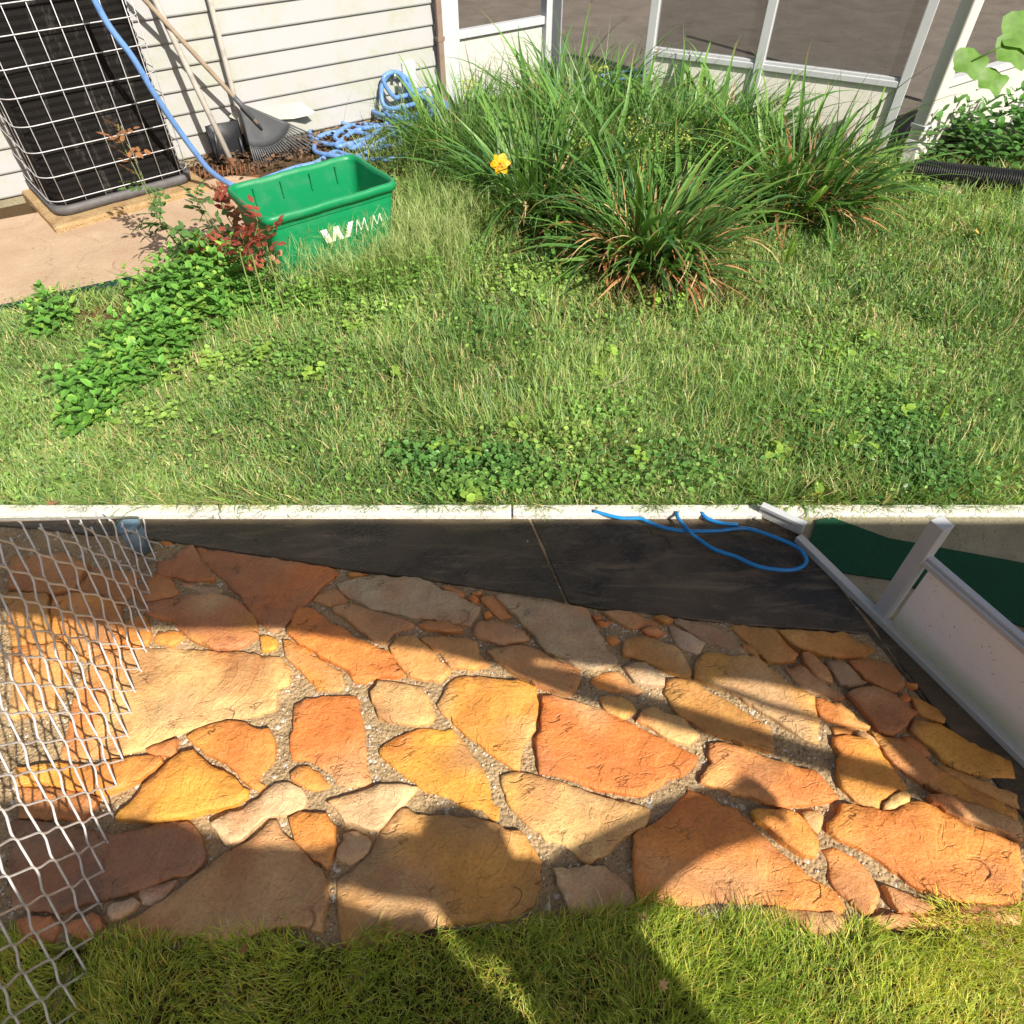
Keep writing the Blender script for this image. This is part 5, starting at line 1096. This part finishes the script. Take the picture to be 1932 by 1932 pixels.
LM = [leaflet_mesh(5, GL), leaflet_mesh(3, GL), leaflet_mesh(5, OL), leaflet_mesh(3, OL), leaflet_mesh(5, RL), leaflet_mesh(3, RL)]
def C1p(x, y, d_): return aty(*C1(x, y), d_)
canes = [([(880, 1330), (780, 1190), (700, 1050), (640, 920), (580, 800), (500, 640), (480, 560), (470, 510)], 2.62, (2, 3), .55), ([(900, 1330), (800, 1180), (700, 1020), (640, 880), (580, 720), (520, 620), (490, 520)], 2.66, (2, 3), .6),
         ([(930, 1320), (860, 1200), (760, 1160), (640, 1120)], 2.6, (0, 1), 2), ([(1120, 1260), (1060, 1150), (1010, 1060), (970, 960), (990, 900)], 2.72, (0, 1), 2), ([(1150, 1250), (1060, 1100), (1000, 1000)], 2.7, (0, 1), 2),
         ([(1260, 1240), (1180, 1120), (1140, 1030), (1090, 930)], 2.75, (4, 3), .3), ([(1120, 1370), (1060, 1300), (1020, 1240)], 2.55, (4, 5), .0), ([(1330, 1340), (1350, 1240), (1370, 1150), (1360, 1110)], 2.25, (4, 5), .0), ([(1260, 1360), (1280, 1280), (1250, 1200)], 2.25, (4, 5), 0.), ([(1430, 1300), (1450, 1220), (1480, 1160)], 2.25, (5, 3), 0.), ([(1000, 1390), (960, 1300), (880, 1250)], 2.58, (0, 1), 2)]
for path, d_, kinds, red in canes:
    b_ = at(*C1(*path[0])); P = [C1p(x, y, d_) for x, y in path]; P.insert(0, Vector((P[0].x, d_, -.01))) if P[0].z > .02 else None
    P = catmull(P, 4); tube('cane', P, [max(.0015, .0035*(1-i/len(P))) for i in range(len(P))], CANE, rs, 5)
    n = len(P)
    for i in range(3, n, 2 if len(path) > 4 else 1):
        t_ = i/n
        mi = LM[rnd.choice(kinds)] if (t_ > red) else LM[rnd.choice((0, 1))]
        o = bpy.data.objects.new('leaf', mi); COL.objects.link(o); o.parent = rs; o.location = P[i]-rs.location; s_ = rnd.uniform(1.0, 1.5)*(1.05-.35*t_ if len(path) > 4 else (1 if d_ > 2.3 else .72)); o.scale = (s_, s_, s_)
        o.rotation_euler = (rnd.gauss(.5, .3), rnd.uniform(-.6, .3), rnd.uniform(0, 6.28))

# ------------------------------------------------------------------ fallen leaves, twigs, stones, tall single shoots
def mapleleaf(u, v, s_, label, c, curl=.3, z=.04):
    c0 = at(u, v, z); t_ = []; vs = [Vector((0, 0, 0))]; prof_ = [1, .45, .85, .4, .75, .35, .5, .2, .5, .35, .75, .4, .85, .45]
    for k, r_ in enumerate(prof_): a = k/len(prof_)*6.283; vs.append(Vector((r_*math.cos(a)*s_, r_*math.sin(a)*s_, abs(r_*s_)*curl*(1+math.sin(a*2))*.6)))
    n_ = len(prof_); o = new_obj('fallen_leaf', mesh_py('fallen_leaf', vs, [(0, k+1, (k+1) % n_+1) for k in range(n_)]), leafplain('fallen', c, .15), loc=c0); o.rotation_euler = (.5, .2, rnd.uniform(0, 6)); tag(o, label, 'leaf'); return o
mapleleaf(392, 675, .038, 'orange brown lobed dead leaf beside the bank of leafy weeds', (.42, .16, .07))
mapleleaf(172, 680, .035, 'curled reddish brown dead leaf in the grass at far left', (.30, .12, .06))
mapleleaf(152, 683, .022, 'tiny reddish dead leaf left of the curled one', (.33, .11, .05))
mapleleaf(102, 950, .03, 'pale pink brown dead leaf by the kerb at far left', (.42, .22, .12), z=.03)
mapleleaf(745, 745, .018, 'small dark red brown dead leaf in the middle of the lawn', (.14, .05, .03))
mapleleaf(1545, 930, .03, 'crumpled yellow leaf near the kerb on the right', (.60, .42, .12))
mapleleaf(1845, 440, .03, 'yellow dead leaf at the right edge of the lawn', (.60, .42, .12))
mapleleaf(1250, 1860, .016, 'small tan dead leaf in the near sunny grass', (.50, .32, .14), z=.03)
mapleleaf(462, 1790, .016, 'small orange brown dead leaf in the shaded near grass', (.35, .16, .05), z=.03)
tw = tube('twig', catmull([at(1130, 735, .05), at(1170, 720, .07), at(1185, 708, .08), at(1192, 702, .09)], 4), .0016, DRY if 0 else WOODB, None, 5); tag(tw, 'thin tan straw stalk lying on top of the lawn', 'twig')
for i, (u, v, s_, lab) in enumerate([(1700, 352, .06, 'flat tan stone beneath the white downspout'), (1620, 330, .05, 'small tan stone at the foot of the porch wall'), (160, 658, .018, 'small brown pebble at far left by the edging'), (1790, 360, .05, 'tan stone half buried before the black drain pipe')]):
    bm = bmesh.new(); bmesh.ops.create_icosphere(bm, subdivisions=3, radius=s_)
    for v_ in bm.verts: v_.co *= 1+.35*noise.noise(v_.co*18+Vector((i*9, 0, 0))); v_.co.z *= .45
    me_ = bpy.data.meshes.new('stone'); bm.to_mesh(me_); bm.free(); tag(new_obj('stone', me_, PADC if i != 3 else PATHC, loc=at(u, v, .005)), lab, 'stone')
for i, (u, v, top, lab) in enumerate([(1556, 700, 590, 'upright bright green grass shoot in the clover patch'), (1822-55, 800, 730, 'upright pale green shoot near the right edge of the lawn'), (1480, 500, 380, 'tall yellow green blade between the front and right clumps')]):
    c0 = at(u, v); t_ = thing('grass_shoot', lab, 'grass'  , c0)
    tp = aty(u+8, top, c0.y); n = 4; V, F3, C = blades(nr.normal(0, .008, n), nr.normal(0, .008, n), np.array([tp.z*1.0, tp.z*.8, tp.z*.5, tp.z*.5]), np.full(n, .009), nr.uniform(0, 6.28, n), nr.uniform(.02, .3, n), nr.uniform(.1, .8, n), np.array([(.22, .38, .04)]*n), 6, 0.)
    soup('blades', V, F3, C, LEAF, t_)
